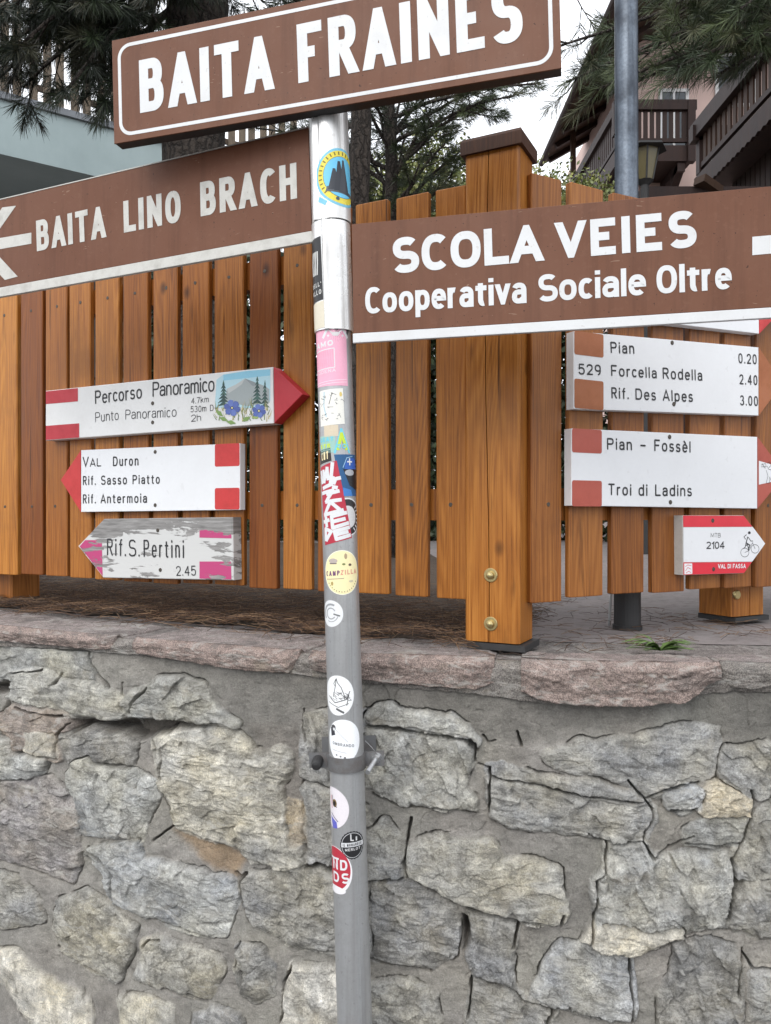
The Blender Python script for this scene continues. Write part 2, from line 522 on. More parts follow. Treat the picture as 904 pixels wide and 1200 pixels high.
# ------------------------------------------------------------------ stroke lettering
def arc(cx, cy, rx, ry, a0, a1, n=14):
    n = max(4, int(abs(a1 - a0) / 360 * 40))
    pw = 2 / 2.4
    f = lambda v: math.copysign(abs(v) ** pw, v)
    return [(cx + rx * f(math.cos(math.radians(a0 + (a1 - a0) * i / n))), cy + ry * f(math.sin(math.radians(a0 + (a1 - a0) * i / n)))) for i in range(n + 1)]
X = 0.70
H2 = X / 2
GL = {
 'A': (.92, [[(0, 0), (.5, 1), (1, 0)], [(.17, .28), (.83, .28)]]),
 'B': (.80, [[(0, 0), (0, 1)], [(0, 1), (.5, 1)] + arc(.52, .765, .40, .235, 90, -90) + [(0, .53)], [(.5, .53)] + arc(.55, .265, .45, .265, 90, -90) + [(0, 0)]]),
 'C': (.85, [arc(.5, .5, .5, .5, 48, 312)]),
 'D': (.84, [[(0, 0), (0, 1)], [(0, 1), (.45, 1)] + arc(.45, .5, .55, .5, 90, -90) + [(0, 0)]]),
 'E': (.70, [[(0, 0), (0, 1)], [(0, 1), (1, 1)], [(0, .52), (.88, .52)], [(0, 0), (1, 0)]]),
 'F': (.68, [[(0, 0), (0, 1)], [(0, 1), (1, 1)], [(0, .5), (.85, .5)]]),
 'G': (.88, [arc(.5, .5, .5, .5, 45, 345), [(1, .1), (1, .45), (.6, .45)]]),
 'H': (.84, [[(0, 0), (0, 1)], [(1, 0), (1, 1)], [(0, .52), (1, .52)]]),
 'I': (.0, [[(.5, 0), (.5, 1)]]),
 'J': (.5, [[(1, 1), (1, .3)] + arc(.5, .28, .5, .28, 0, -150)]),
 'K': (.82, [[(0, 0), (0, 1)], [(0, .38), (1, 1)], [(.36, .6), (1, 0)]]),
 'L': (.66, [[(0, 0), (0, 1)], [(0, 0), (1, 0)]]),
 'M': (1.0, [[(0, 0), (0, 1), (.5, .12), (1, 1), (1, 0)]]),
 'N': (.86, [[(0, 0), (0, 1), (1, 0), (1, 1)]]),
 'O': (.90, [arc(.5, .5, .5, .5, 90, 451)]),
 'P': (.78, [[(0, 0), (0, 1)], [(0, 1), (.5, 1)] + arc(.55, .74, .45, .26, 90, -90) + [(0, .48)]]),
 'R': (.80, [[(0, 0), (0, 1)], [(0, 1), (.5, 1)] + arc(.55, .75, .43, .25, 90, -90) + [(0, .5)], [(.48, .5), (1, 0)]]),
 'S': (.80, [arc(.5, .75, .46, .25, 35, 270) + arc(.5, .25, .5, .25, 90, -150)]),
 'T': (.76, [[(.5, 0), (.5, 1)], [(0, 1), (1, 1)]]),
 'U': (.84, [[(0, 1), (0, .35)] + arc(.5, .35, .5, .35, 180, 360) + [(1, 1)]]),
 'V': (.90, [[(0, 1), (.5, 0), (1, 1)]]),
 'Z': (.78, [[(0, 1), (1, 1), (0, 0), (1, 0)]]),
 '0': (.66, [arc(.5, .5, .5, .5, 90, 451)]),
 '1': (.32, [[(1, 0), (1, 1)], [(0, .72), (1, 1)]]),
 '2': (.66, [arc(.5, .72, .5, .28, 165, -35) + [(0, .0)], [(0, 0), (1, 0)]]),
 '3': (.66, [arc(.48, .75, .45, .25, 150, -80) , arc(.48, .265, .52, .265, 80, -150)]),
 '4': (.72, [[(.74, 0), (.74, 1)], [(.74, 1), (0, .28)], [(0, .28), (1, .28)]]),
 '5': (.66, [[(.92, 1), (.12, 1)], [(.12, 1), (.05, .52)], [(.05, .52)] + arc(.48, .32, .52, .32, 130, -150)]),
 '7': (.64, [[(0, 1), (1, 1), (.35, 0)]]),
 '9': (.66, [arc(.5, .70, .5, .30, 0, 360), [(1, .7)] + arc(.4, .55, .6, .55, 0, -75)]),
 'a': (.60, [[(1, 0), (1, .46)] + arc(.5, .47, .5, .23, 0, 155), [(1, .40), (.45, .40)] + arc(.42, .2, .42, .2, 90, 270) + [(.6, 0), (1, .14)]]),
 'b': (.64, [[(0, 0), (0, 1)], arc(.5, H2, .5, H2, 0, 360)]),
 'c': (.58, [arc(.5, H2, .5, H2, 48, 312)]),
 'd': (.66, [[(1, 0), (1, 1)], arc(.5, H2, .5, H2, 0, 360)]),
 'e': (.64, [[(0.02, H2 + .02), (1, H2 + .02)] + arc(.5, H2, .5, H2, 5, 312)]),
 'f': (.38, [[(.45, 0), (.45, .78)] + arc(.85, .78, .4, .22, 180, 85), [(0, X), (1, X)]]),
 'g': (.64, [arc(.5, H2, .5, H2, 0, 360), [(1, X), (1, 0)] + arc(.5, -.05, .5, .22, 0, -150)]),
 'h': (.60, [[(0, 0), (0, 1)], [(0, .42)] + arc(.5, .42, .5, .28, 180, 0) + [(1, 0)]]),
 'i': (.0, [[(.5, 0), (.5, X)], [(.5, .93), (.5, 1)]]),
 'k': (.56, [[(0, 0), (0, 1)], [(0, .25), (.9, X)], [(.35, .44), (1, 0)]]),
 'l': (.0, [[(.5, 0), (.5, 1)]]),
 'm': (.96, [[(0, 0), (0, X)], [(0, .45)] + arc(.25, .45, .25, .25, 180, 0) + [(.5, 0)], [(.5, .45)] + arc(.75, .45, .25, .25, 180, 0) + [(1, 0)]]),
 'n': (.60, [[(0, 0), (0, X)], [(0, .42)] + arc(.5, .42, .5, .28, 180, 0) + [(1, 0)]]),
 'o': (.66, [arc(.5, H2, .5, H2, 90, 451)]),
 'p': (.64, [[(0, -.25), (0, X)], arc(.5, H2, .5, H2, 0, 360)]),
 'r': (.36, [[(0, 0), (0, X)], [(0, .38)] + arc(.72, .38, .72, .32, 180, 75)]),
 's': (.54, [arc(.5, .525, .46, .175, 35, 270) + arc(.5, .175, .5, .175, 90, -150)]),
 't': (.40, [[(.42, 1 - .08), (.42, .2)] + arc(.84, .2, .42, .2, 180, 285), [(0, X), (1, X)]]),
 'u': (.60, [[(0, X), (0, .28)] + arc(.5, .28, .5, .28, 180, 360) + [(1, X)], [(1, 0), (1, X)]]),
 'v': (.60, [[(0, X), (.5, 0), (1, X)]]),
 '.': (.0, [[(.5, 0), (.5, .05)]]),
 '-': (.5, [[(0, .42), (1, .42)]]),
 '+': (.4, [[(0, .42), (1, .42)], [(.5, .2), (.5, .64)]]),
 "'": (.0, [[(.5, .75), (.5, 1)]]),
}
GL['\u00e8'] = (GL['e'][0], GL['e'][1] + [[(.25, 1.04), (.62, .84)]])

def clip_y(poly, y0, y1):
    for yy, keep in ((y0, 1), (y1, -1)):
        out = []
        for i in range(len(poly)):
            a, b = poly[i - 1], poly[i]
            ia, ib = (a[1] - yy) * keep >= -1e-9, (b[1] - yy) * keep >= -1e-9
            if ia != ib:
                t = (yy - a[1]) / (b[1] - a[1])
                out.append((a[0] + (b[0] - a[0]) * t, yy))
            if ib:
                out.append(b)
        poly = out
        if not poly:
            return []
    return poly

def glyph_polys(ch, t, cond=1.0, rnd_caps=False):
    """polygons of one letter, cap height 1, stroke t; returns width, list of polys"""
    w, strokes = GL[ch]
    W = w * cond * (1.0 if rnd_caps else 1.0) + t
    polys = []
    for st in strokes:
        pts = [(t / 2 + x * (W - t), (t / 2 + y * (1 - t)) if y >= 0 else y + t / 2) for x, y in st]
        pts = [p for i, p in enumerate(pts) if i == 0 or abs(p[0] - pts[i - 1][0]) + abs(p[1] - pts[i - 1][1]) > 1e-6]
        straight = len(pts) <= 5
        V2 = [Vector(p) for p in pts]
        if not rnd_caps:
            for e, q in ((0, 1), (-1, -2)):
                d = (V2[e] - V2[q]).normalized()
                oy, ox = st[e][1], st[e][0]
                if abs(d.y) > 0.3 and (oy in (0, 1) or abs(oy - X) < 1e-6 or oy < 0) and (straight or abs(d.y) > 0.98):
                    V2[e] = V2[e] + d * (t * (0.5 if abs(d.x) < 0.05 else 1.2))
                elif abs(d.y) < 0.02 and ox in (0, 1) and len(pts) == 2:
                    V2[e] = V2[e] + d * t * 0.5
        n = len(V2)
        L, R = [], []
        for i in range(n):
            d1 = (V2[i] - V2[i - 1]).normalized() if i else None
            d2 = (V2[i + 1] - V2[i]).normalized() if i < n - 1 else None
            d1 = d1 or d2
            d2 = d2 or d1
            m = Vector((-(d1.y + d2.y), d1.x + d2.x))
            if m.length < 1e-6:
                m = Vector((-d1.y, d1.x))
            m.normalize()
            c = max(0.5 if rnd_caps else 0.14, m.dot(Vector((-d1.y, d1.x))))
            L.append(V2[i] + m * (t / 2 / c))
            R.append(V2[i] - m * (t / 2 / c))
        top = 1.0
        if ch in 'acegimnopqrsuv' and not rnd_caps and not any(y > X + .01 for _, y in st):
            top = t / 2 + X * (1 - t) + t / 2
        lo = 0.0 if min(y for _, y in st) >= 0 else -0.3
        grp = []
        for i in range(n - 1):
            q = [tuple(L[i]), tuple(R[i]), tuple(R[i + 1]), tuple(L[i + 1])]
            if not rnd_caps and ch not in '\u00e8' and st is not GL['i'][1][1]:
                q = clip_y(q, lo, top)
            if len(q) >= 3:
                grp.append(q)
        if rnd_caps:
            for e in (0, -1):
                grp.append([(V2[e].x + t / 2 * math.cos(a * math.pi / 4), V2[e].y + t / 2 * math.sin(a * math.pi / 4)) for a in range(8)])
        polys.append(grp)
    return W, polys

def text_polys(txt, t, gap, space, cond=1.0, rc=False):
    x = 0.0
    out = []
    for ch in txt:
        if ch == ' ':
            x += space
            continue
        W, ps = glyph_polys(ch, t, cond, rc)
        out += [[[(px + x, py) for px, py in q] for q in g] for g in ps]
        x += W * {'C': .9, 'G': .97, 'S': .97, 'c': .9, 'e': .97, 'r': .95, 'L': .95, 'A': .97, 'V': .97}.get(ch, 1.0) + gap
    return x - gap, out

def letters(mb, P, txt, p0, p1, cap, t=0.12, w=0.0006, gap=None, space=0.55, cond=1.0, rc=False, col=(1, 1, 1, 1), wob=0.0, uvmap=None):
    """text whose baseline runs from photo pixel p0 to p1 on plane P, capital height cap pixels"""
    gap = t * 0.9 + 0.1 if gap is None else gap
    f = uvmap or P.uv
    a, b = Vector(f(*p0)), Vector(f(*p1))
    c = Vector(f(p0[0], p0[1] - cap))
    want = (b - a).length / max(1e-9, (c - a).length)          # set the letters' width, not the stroke, to fit the line
    w1, w2 = text_polys(txt, t, gap, space, .5, rc)[0], text_polys(txt, t, gap, space, 1.0, rc)[0]
    cond = min(1.5, max(.28, .5 + (want - w1) / (w2 - w1 + 1e-9) * .5)) if w2 > w1 + 1e-6 else 1.0
    wid, ps = text_polys(txt, t, gap, space, cond, rc)
    ex = (b - a) / wid
    h = (c - a).length
    ey = Vector((-ex.y, ex.x)).normalized() * h if not uvmap else (c - a)
    k = 0
    for g in ps:
        k += 1
        jx, jy = rnd.uniform(-wob, wob), rnd.uniform(-wob, wob)
        for i, q in enumerate(g):
            pts = [a + ex * (x + jx) + ey * (y + jy) for x, y in q]
            if P is None:
                mb.append((pts, w + 0.00002 * (k % 9) + 0.000003 * (i % 5), col))
            else:
                mb.flat(P, [(p.x, p.y) for p in pts], w + 0.00004 * (k % 9) + 0.000006 * (i % 7), col)

def band(mb, P, pts, t, w, col=(1, 1, 1, 1), closed=False):
    """a stroke of even width along uv points"""
    n = len(pts)
    V2 = [Vector(p) for p in pts]
    L, R = [], []
    for i in range(n):
        pv = V2[i - 1] if (i or closed) else None
        nx = V2[(i + 1) % n] if (i < n - 1 or closed) else None
        d1 = (V2[i] - pv).normalized() if pv is not None else None
        d2 = (nx - V2[i]).normalized() if nx is not None else None
        d1 = d1 or d2
        d2 = d2 or d1
        m = Vector((-(d1.y + d2.y), d1.x + d2.x)).normalized()
        c = max(0.4, m.dot(Vector((-d1.y, d1.x))))
        L.append(V2[i] + m * (t / 2 / c))
        R.append(V2[i] - m * (t / 2 / c))
    for i in range(n if closed else n - 1):
        j = (i + 1) % n
        mb.flat(P, [tuple(L[i]), tuple(R[i]), tuple(R[j]), tuple(L[j])], w, col)

def roundrect(u0, v0, u1, v1, r, n=8):
    pts = []
    for cx, cy, a0 in ((u1 - r, v1 - r, 0), (u0 + r, v1 - r, 90), (u0 + r, v0 + r, 180), (u1 - r, v0 + r, 270)):
        pts += [(cx + r * math.cos(math.radians(a0 + 90 * i / n)), cy + r * math.sin(math.radians(a0 + 90 * i / n))) for i in range(n + 1)]
    return pts

# ------------------------------------------------------------------ ground, terrace, wall
CAPZ = CAMZ - 0.262
ground = tag(make_obj('ground', [(-400, -400, -0.004), (400, -400, -0.004), (400, 400, -0.004), (-400, 400, -0.004)], [(0, 1, 2, 3)], M['soil']), kind='structure')
road = tag(make_obj('road', [(-60, -7, 0), (60, -7, 0), (60, 3.2, 0), (-60, 3.2, 0)], [(0, 1, 2, 3)], M['asphalt']), kind='structure')

# plan of the wall's front edge: photo column and distance
CTRL = [(-330, 2.75), (-150, 2.16), (0, 1.80), (130, 1.655), (260, 1.545), (385, 1.455), (540, 1.425), (627, 1.395), (740, 1.375), (844, 1.365), (904, 1.352), (1050, 1.33), (1230, 1.31), (1420, 1.30)]
_cx = np.array([(p - 452) / F * d for p, d in CTRL])
_cy = np.array([d for p, d in CTRL])
_fx = np.linspace(_cx[0], _cx[-1], 4000)
_fy = np.interp(_fx, _cx, _cy)
ker = np.hanning(301); ker /= ker.sum()
_fy = np.convolve(np.pad(_fy, 150, mode='edge'), ker, 'valid')
_seg = np.hypot(np.diff(_fx), np.diff(_fy))
_fs = np.concatenate([[0], np.cumsum(_seg)])
_tx = np.gradient(_fx, _fs); _ty = np.gradient(_fy, _fs)
_l = np.hypot(_tx, _ty); _tx /= _l; _ty /= _l
_fpx = 452 + F * _fx / _fy
def s_of_px(px): return np.interp(px, _fpx, _fs)
def path(s, off=0.0):
    x, y = np.interp(s, _fs, _fx), np.interp(s, _fs, _fy)
    tx, ty = np.interp(s, _fs, _tx), np.interp(s, _fs, _ty)
    return x + ty * off, y - tx * off, ty, -tx       # off > 0 moves toward the camera

_T = rng.random((256, 256))
def vnoise(x, y):
    xi, yi = np.floor(x).astype(int), np.floor(y).astype(int)
    fx, fy = x - xi, y - yi
    fx, fy = fx * fx * (3 - 2 * fx), fy * fy * (3 - 2 * fy)
    g = lambda a, b: _T[a % 256, b % 256]
    return (g(xi, yi) * (1 - fx) + g(xi + 1, yi) * fx) * (1 - fy) + (g(xi, yi + 1) * (1 - fx) + g(xi + 1, yi + 1) * fx) * fy
def fbm(x, y, oct=5, gain=0.5, ox=0.0):
    v = np.zeros_like(x); a = 1.0; tot = 0
    for i in range(oct):
        v += a * (vnoise(x + ox + i * 17.3, y + ox * 0.7 + i * 9.1) - 0.5)
        tot += a; a *= gain; x = x * 2.03; y = y * 2.03
    return v / tot * 2      # about -1..1
def sstep(x, a, b):
    t = np.clip((x - a) / (b - a), 0, 1)
    return t * t * (3 - 2 * t)

def seg_dist(px, py, ax, ay, bx, by):
    dx, dy = bx - ax, by - ay
    t = np.clip(((px - ax) * dx + (py - ay) * dy) / (dx * dx + dy * dy + 1e-9), 0, 1)
    return np.hypot(px - ax - t * dx, py - ay - t * dy), t
def poly_sd(px, py, poly):
    d = np.full(px.shape, 1e9); ins = np.zeros(px.shape, bool)
    n = len(poly)
    for i in range(n):
        (ax, ay), (bx, by) = poly[i - 1], poly[i]
        d = np.minimum(d, seg_dist(px, py, ax, ay, bx, by)[0])
        c = (ay > py) != (by > py)
        ins ^= c & (px < (bx - ax) * (py - ay) / (by - ay + 1e-12) + ax)
    return np.where(ins, d, -d)

# stones traced in photo pixels: outline, colour key, step height (mm), bulge (mm), bedding angle, roughness
ST = [
 ([(0, 752), (104, 760), (105, 780), (107, 803), (72, 794), (50, 785), (17, 787), (14, 800), (-30, 797), (-30, 750)], 'pale', 4, 2, 8, .6),
 ([(16, 788), (50, 786), (75, 797), (105, 804), (126, 812), (148, 822), (140, 838), (120, 843), (85, 839), (55, 835), (22, 828), (17, 810)], 'pale2', 12, 8, 15, 1.0),
 ([(150, 824), (158, 811), (178, 804), (186, 796), (215, 797), (238, 803), (248, 823), (277, 850), (240, 847), (200, 842), (160, 838)], 'pale', 16, 12, 5, 1.3),
 ([(104, 848), (150, 847), (148, 858), (120, 857)], 'brown', -18, 6, 0, .7),
 ([(2, 840), (20, 829), (50, 834), (75, 838), (83, 848), (75, 857), (68, 862), (68, 887), (33, 886), (10, 880), (11, 858)], 'pink', 14, 5, 0, .6),
 ([(36, 858), (68, 860), (70, 889), (50, 888), (34, 884)], 'beige', 20, 3, 0, .4),
 ([(76, 866), (100, 857), (140, 860), (157, 872), (155, 897), (130, 894), (105, 888), (85, 889), (76, 880)], 'dark', 10, 6, -5, 1.0),
 ([(86, 922), (83, 908), (92, 892), (106, 889), (112, 899), (135, 899), (160, 906), (181, 917), (183, 935), (173, 957), (164, 982), (130, 977), (90, 970), (84, 945)], 'pale', 12, 10, 70, 1.3),
 ([(-30, 866), (11, 868), (12, 886), (34, 888), (52, 892), (48, 905), (25, 917), (-30, 915)], 'pale', 14, 10, 20, 1.0),
 ([(184, 868), (210, 853), (265, 852), (285, 867), (300, 882), (330, 879), (342, 889), (337, 905), (328, 918), (331, 938), (341, 960), (346, 988), (358, 1004), (350, 1020), (330, 1016), (290, 1000), (262, 985), (232, 975), (212, 965), (200, 940), (190, 915)], 'cream', 16, 14, 12, 1.3),
 ([(359, 838), (375, 834), (430, 838), (430, 918), (388, 917), (365, 912), (357, 905), (358, 870)], 'mid', 10, 6, 80, 1.0),
 ([(340, 936), (358, 940), (363, 985), (346, 990), (338, 962)], 'ochre', 8, 4, 80, .6),
 ([(362, 920), (395, 930), (430, 950), (430, 1022), (390, 1018), (366, 1012), (361, 990)], 'mid', 8, 6, 60, 1.0),
 ([(432, 840), (440, 831), (455, 828), (472, 836), (495, 840), (530, 842), (543, 852), (560, 869), (545, 868), (520, 860), (500, 858), (470, 851), (440, 847)], 'bluepale', 16, 4, 8, .6),
 ([(434, 854), (455, 854), (500, 862), (550, 870), (556, 882), (546, 905), (541, 920), (555, 937), (555, 948), (520, 945), (480, 940), (455, 932), (434, 922), (430, 870)], 'pale2', 12, 8, 60, 1.2),
 ([(575, 913), (600, 917), (645, 925), (680, 933), (740, 941), (765, 946), (764, 960), (757, 978), (752, 986), (713, 984), (690, 977), (640, 972), (600, 965), (577, 955), (573, 930)], 'mid2', 10, 8, 10, 1.2),
 ([(575, 900), (590, 897), (650, 913), (690, 918), (740, 931), (757, 939), (740, 938), (680, 930), (600, 913)], 'mid', 7, 4, 10, .9),
 ([(640, 885), (680, 872), (740, 866), (800, 850), (842, 852), (840, 885), (830, 908), (800, 922), (772, 932), (756, 929), (735, 915), (700, 905), (660, 898)], 'midpale', 5, 6, 5, .7),
 ([(822, 922), (838, 911), (880, 922), (884, 930), (877, 954), (840, 963), (826, 956), (815, 948)], 'yellow', 16, 12, -15, 1.2),
 ([(784, 931), (806, 922), (820, 926), (816, 944), (800, 949), (785, 945)], 'bluepale', 12, 5, -10, 1.2),
 ([(878, 964), (890, 945), (960, 930), (960, 1030), (880, 1031), (862, 1028), (858, 1015), (862, 990)], 'midpale', 8, 6, 60, 1.0),
 ([(805, 972), (830, 960), (872, 960), (868, 984), (835, 987), (805, 985)], 'pale', 9, 6, 10, 1.0),
 ([(852, 880), (904, 872), (960, 870), (960, 925), (890, 930), (860, 915), (846, 905)], 'midpale', 7, 7, 50, 1.2),
 ([(712, 986), (752, 989), (765, 1003), (800, 1001), (850, 1001), (856, 1020), (861, 1040), (855, 1062), (847, 1085), (830, 1086), (800, 1092), (760, 1100), (720, 1090), (698, 1082), (698, 1060), (698, 1030), (706, 1020), (709, 995)], 'pale2', 12, 12, 65, 1.3),
 ([(696, 1086), (720, 1084), (760, 1094), (800, 1090), (800, 1097), (760, 1107), (720, 1121), (692, 1116), (685, 1106)], 'cream2', 18, 5, 10, .9),
 ([(492, 990), (515, 976), (540, 985), (573, 986), (590, 1008), (630, 1011), (655, 1020), (658, 1050), (660, 1074), (650, 1080), (620, 1077), (580, 1067), (545, 1059), (520, 1044), (490, 1030), (474, 1020), (474, 1005)], 'beige2', 20, 6, 0, .5),
 ([(434, 1036), (473, 1031), (500, 1046), (530, 1060), (536, 1085), (534, 1118), (505, 1135), (470, 1129), (434, 1122)], 'dark2', 6, 8, 15, 1.3),
 ([(550, 1066), (600, 1079), (607, 1082), (604, 1105), (598, 1140), (602, 1160), (580, 1150), (557, 1140), (553, 1110)], 'dark2', 8, 8, 70, 1.2),
 ([(640, 1130), (660, 1107), (690, 1107), (700, 1119), (735, 1121), (738, 1150), (742, 1178), (738, 1192), (700, 1189), (680, 1181), (655, 1177), (630, 1174), (622, 1165)], 'blue', 12, 8, 30, .8),
 ([(792, 1108), (810, 1104), (860, 1110), (867, 1130), (865, 1230), (770, 1230), (776, 1165), (790, 1140)], 'dark', 9, 12, 60, 1.5),
 ([(868, 1035), (960, 1034), (960, 1092), (882, 1094), (870, 1082), (857, 1085), (860, 1060)], 'mid', 12, 10, 60, 1.3),
 ([(880, 1140), (960, 1136), (960, 1192), (880, 1192)], 'midpale', 10, 9, 30, 1.1),
 ([(560, 1146), (605, 1161), (650, 1186), (640, 1235), (548, 1235), (552, 1165)], 'dark2', 8, 8, 10, 1.0),
 ([(434, 1152), (480, 1151), (510, 1166), (516, 1235), (434, 1235)], 'mid2', 8, 10, 30, 1.4),
 ([(-40, 925), (30, 920), (60, 915), (85, 937), (90, 965), (93, 1000), (94, 1012), (85, 1030), (60, 1022), (35, 1010), (-40, 998)], 'pinkgrey', 8, 9, 18, 1.2),
 ([(-40, 1020), (20, 1028), (45, 1058), (48, 1080), (30, 1083), (-40, 1086)], 'mid', 9, 8, 40, 1.1),
 ([(75, 1056), (100, 1048), (130, 1065), (157, 1087), (155, 1110), (148, 1125), (140, 1145), (110, 1136), (72, 1112), (70, 1090)], 'cream3', 10, 14, 60, 1.4),
 ([(112, 996), (125, 993), (165, 991), (170, 1007), (198, 1010), (215, 1020), (275, 1031), (275, 1060), (265, 1094), (235, 1092), (200, 1082), (165, 1065), (140, 1055), (135, 1040), (130, 1020)], 'blue2', 14, 10, 35, 1.3),
 ([(170, 1106), (190, 1101), (215, 1108), (235, 1110), (255, 1125), (258, 1140), (245, 1165), (220, 1164), (190, 1155), (163, 1145), (165, 1125)], 'cream3', 9, 12, 75, 1.3),
 ([(-40, 1112), (20, 1116), (50, 1145), (95, 1170), (105, 1195), (100, 1235), (60, 1235), (25, 1172), (8, 1150), (-40, 1140)], 'cream2', 9, 9, 40, .9),
 ([(145, 1170), (160, 1168), (200, 1185), (198, 1235), (145, 1235)], 'cream', 9, 9, 40, 1.0),
 ([(286, 1036), (300, 1026), (340, 1026), (366, 1016), (430, 1026), (430, 1118), (395, 1114), (360, 1107), (330, 1097), (300, 1084), (288, 1060)], 'mid2', 12, 10, 25, 1.3),
 ([(280, 1110), (310, 1116), (318, 1130), (315, 1165), (300, 1172), (288, 1160), (280, 1135)], 'mid', 9, 10, 70, 1.4),
 ([(345, 1131), (430, 1136), (430, 1235), (332, 1235), (335, 1165)], 'cream2', 12, 8, 60, .9),
 ([(230, 1190), (250, 1183), (280, 1190), (290, 1235), (226, 1235)], 'mid', 9, 8, 30, 1.0),
 ([(434, 975), (450, 962), (470, 985), (473, 1005), (470, 1029), (434, 1031)], 'midpale', 8, 7, 30, 1.0),
]
SC_ = {'pale': (150, 150, 143), 'pale2': (160, 158, 148), 'cream': (168, 162, 145), 'cream2': (186, 177, 156), 'cream3': (152, 147, 132), 'mid': (138, 136, 130),
       'mid2': (143, 140, 131), 'midpale': (146, 144, 137), 'brown': (110, 98, 88), 'pink': (140, 123, 113), 'pinkgrey': (140, 131, 126), 'beige': (166, 157, 136),
       'beige2': (158, 153, 138), 'dark': (132, 129, 122), 'dark2': (134, 132, 127), 'ochre': (170, 150, 118), 'yellow': (180, 166, 138), 'bluepale': (156, 158, 157),
       'blue': (150, 151, 150), 'blue2': (154, 156, 154)}
SC_ = {k_: (np.array(lin(*v_)[:3]) * .5 + .5 * np.mean(lin(*v_)[:3]) * np.array((1.03, 1.0, .93))) * 1.30 for k_, v_ in SC_.items()}
GROW = {'brown': 0, 'ochre': 2, 'yellow': 2, 'beige': 1}
MORTAR = np.array(lin(147, 143, 136)[:3])
# cracks (open joints): polyline, half width px, depth mm
CK = [
 ([(104, 760), (105, 776), (116, 793), (127, 807)], 1.2, 14), ([(16, 803), (16, 789), (50, 785)], 1.0, 10), ([(64, 803), (74, 789)], 1.0, 8), ([(145, 800), (142, 816)], .9, 7),
 ([(22, 828), (40, 835), (78, 838)], 1.4, 14), ([(183, 868), (190, 890), (190, 912)], 1.5, 16), ([(574, 898), (573, 950)], 1.0, 12), ([(560, 895), (573, 899)], .9, 9), ([(556, 870), (555, 892)], .8, 8),
 ([(576, 910), (620, 918), (660, 926), (690, 932), (735, 939), (757, 940), (765, 949), (765, 962), (757, 976), (753, 988)], 1.3, 15), ([(690, 977), (713, 985), (753, 988), (765, 1003)], 1.3, 14),
 ([(711, 986), (708, 1018), (698, 1030), (698, 1080), (690, 1104)], 1.2, 14), ([(480, 958), (474, 1008)], 1.0, 10), ([(473, 1008), (480, 1026), (520, 1050), (560, 1066), (610, 1079), (640, 1083), (655, 1084), (661, 1072)], 1.8, 20),
 ([(606, 1082), (600, 1108)], 1.5, 14), ([(553, 1145), (548, 1192)], 1.1, 12), ([(553, 1145), (590, 1156), (615, 1171), (650, 1182), (668, 1178)], 1.3, 14), ([(738, 1120), (738, 1150), (742, 1170), (739, 1198)], 1.5, 16),
 ([(868, 1032), (862, 1042), (852, 1078)], 3.0, 26), ([(880, 958), (872, 985), (858, 1006), (862, 1034)], 1.4, 14), ([(805, 988), (866, 987)], 1.0, 10), ([(870, 1112), (866, 1168)], 1.1, 12), ([(870, 1116), (885, 1136), (906, 1137)], 1.1, 11),
 ([(104, 993), (120, 1003), (131, 1020), (136, 1054)], 1.6, 16), ([(163, 983), (169, 998)], 1.4, 12), ([(283, 1028), (284, 1055), (296, 1081), (330, 1099), (365, 1111), (396, 1116)], 1.3, 14), ([(345, 1129), (335, 1152), (331, 1202)], 1.2, 14),
 ([(281, 1104), (278, 1130), (286, 1146)], 1.1, 11), ([(70, 1110), (77, 1119), (130, 1143)], 1.6, 15), ([(170, 1106), (173, 1101), (190, 1099)], 1.2, 10), ([(165, 1150), (200, 1163), (242, 1173)], 1.2, 12), ([(150, 1062), (200, 1085), (240, 1096)], 1.1, 10),
 ([(434, 849), (470, 855), (500, 861), (550, 869), (557, 878)], 2.2, 24), ([(755, 937), (775, 927), (795, 922), (818, 916)], 1.8, 18), ([(362, 1012), (375, 1010), (395, 1019)], 2.6, 22), ([(432, 1032), (472, 1030)], 2.6, 22),
 ([(432, 1122), (470, 1131), (505, 1137)], 1.2, 12), ([(735, 914), (748, 930), (756, 938)], 1.2, 12), ([(650, 1183), (640, 1202)], 1.2, 12), ([(655, 1178), (700, 1189), (708, 1194)], 1.2, 12), ([(436, 930), (470, 943), (520, 948), (556, 950)], 1.3, 13),
 ([(565, 862), (572, 870), (580, 868)], .8, 7), ([(605, 858), (612, 875)], .8, 7), ([(765, 1003), (775, 998), (812, 978)], .9, 8), ([(0, 745 + 9), (60, 759), (104, 762)], 1.0, 10), ([(205, 965), (180, 985)], .8, 7), ([(358, 832), (358, 870)], .8, 7),
 ([(155, 838), (160, 824), (175, 806)], 1.0, 10), ([(83, 848), (70, 862), (70, 890)], .9, 9), ([(785, 950), (800, 951), (815, 950)], 2.0, 18), ([(276, 1022), (283, 1030), (288, 1024)], 3.0, 18), ([(880, 925), (884, 935), (880, 955)], 1.3, 10),
]
# hollows where mortar has fallen out: outline, depth mm
HO = [([(83, 842), (120, 845), (160, 840), (240, 849), (271, 853), (240, 853), (205, 858), (180, 866), (158, 871), (140, 859), (104, 856), (88, 862)], 48),
      ([(541, 1072), (549, 1075), (553, 1104), (545, 1116), (540, 1098)], 60), ([(-20, 800), (14, 798), (15, 812), (-20, 818)], 40), ([(122, 893), (142, 893), (158, 897), (156, 903), (136, 900)], 26), ([(0, 832), (10, 818), (14, 820), (6, 838)], 22),
      ([(104, 1004), (110, 998), (117, 1008), (106, 1010)], 14)]
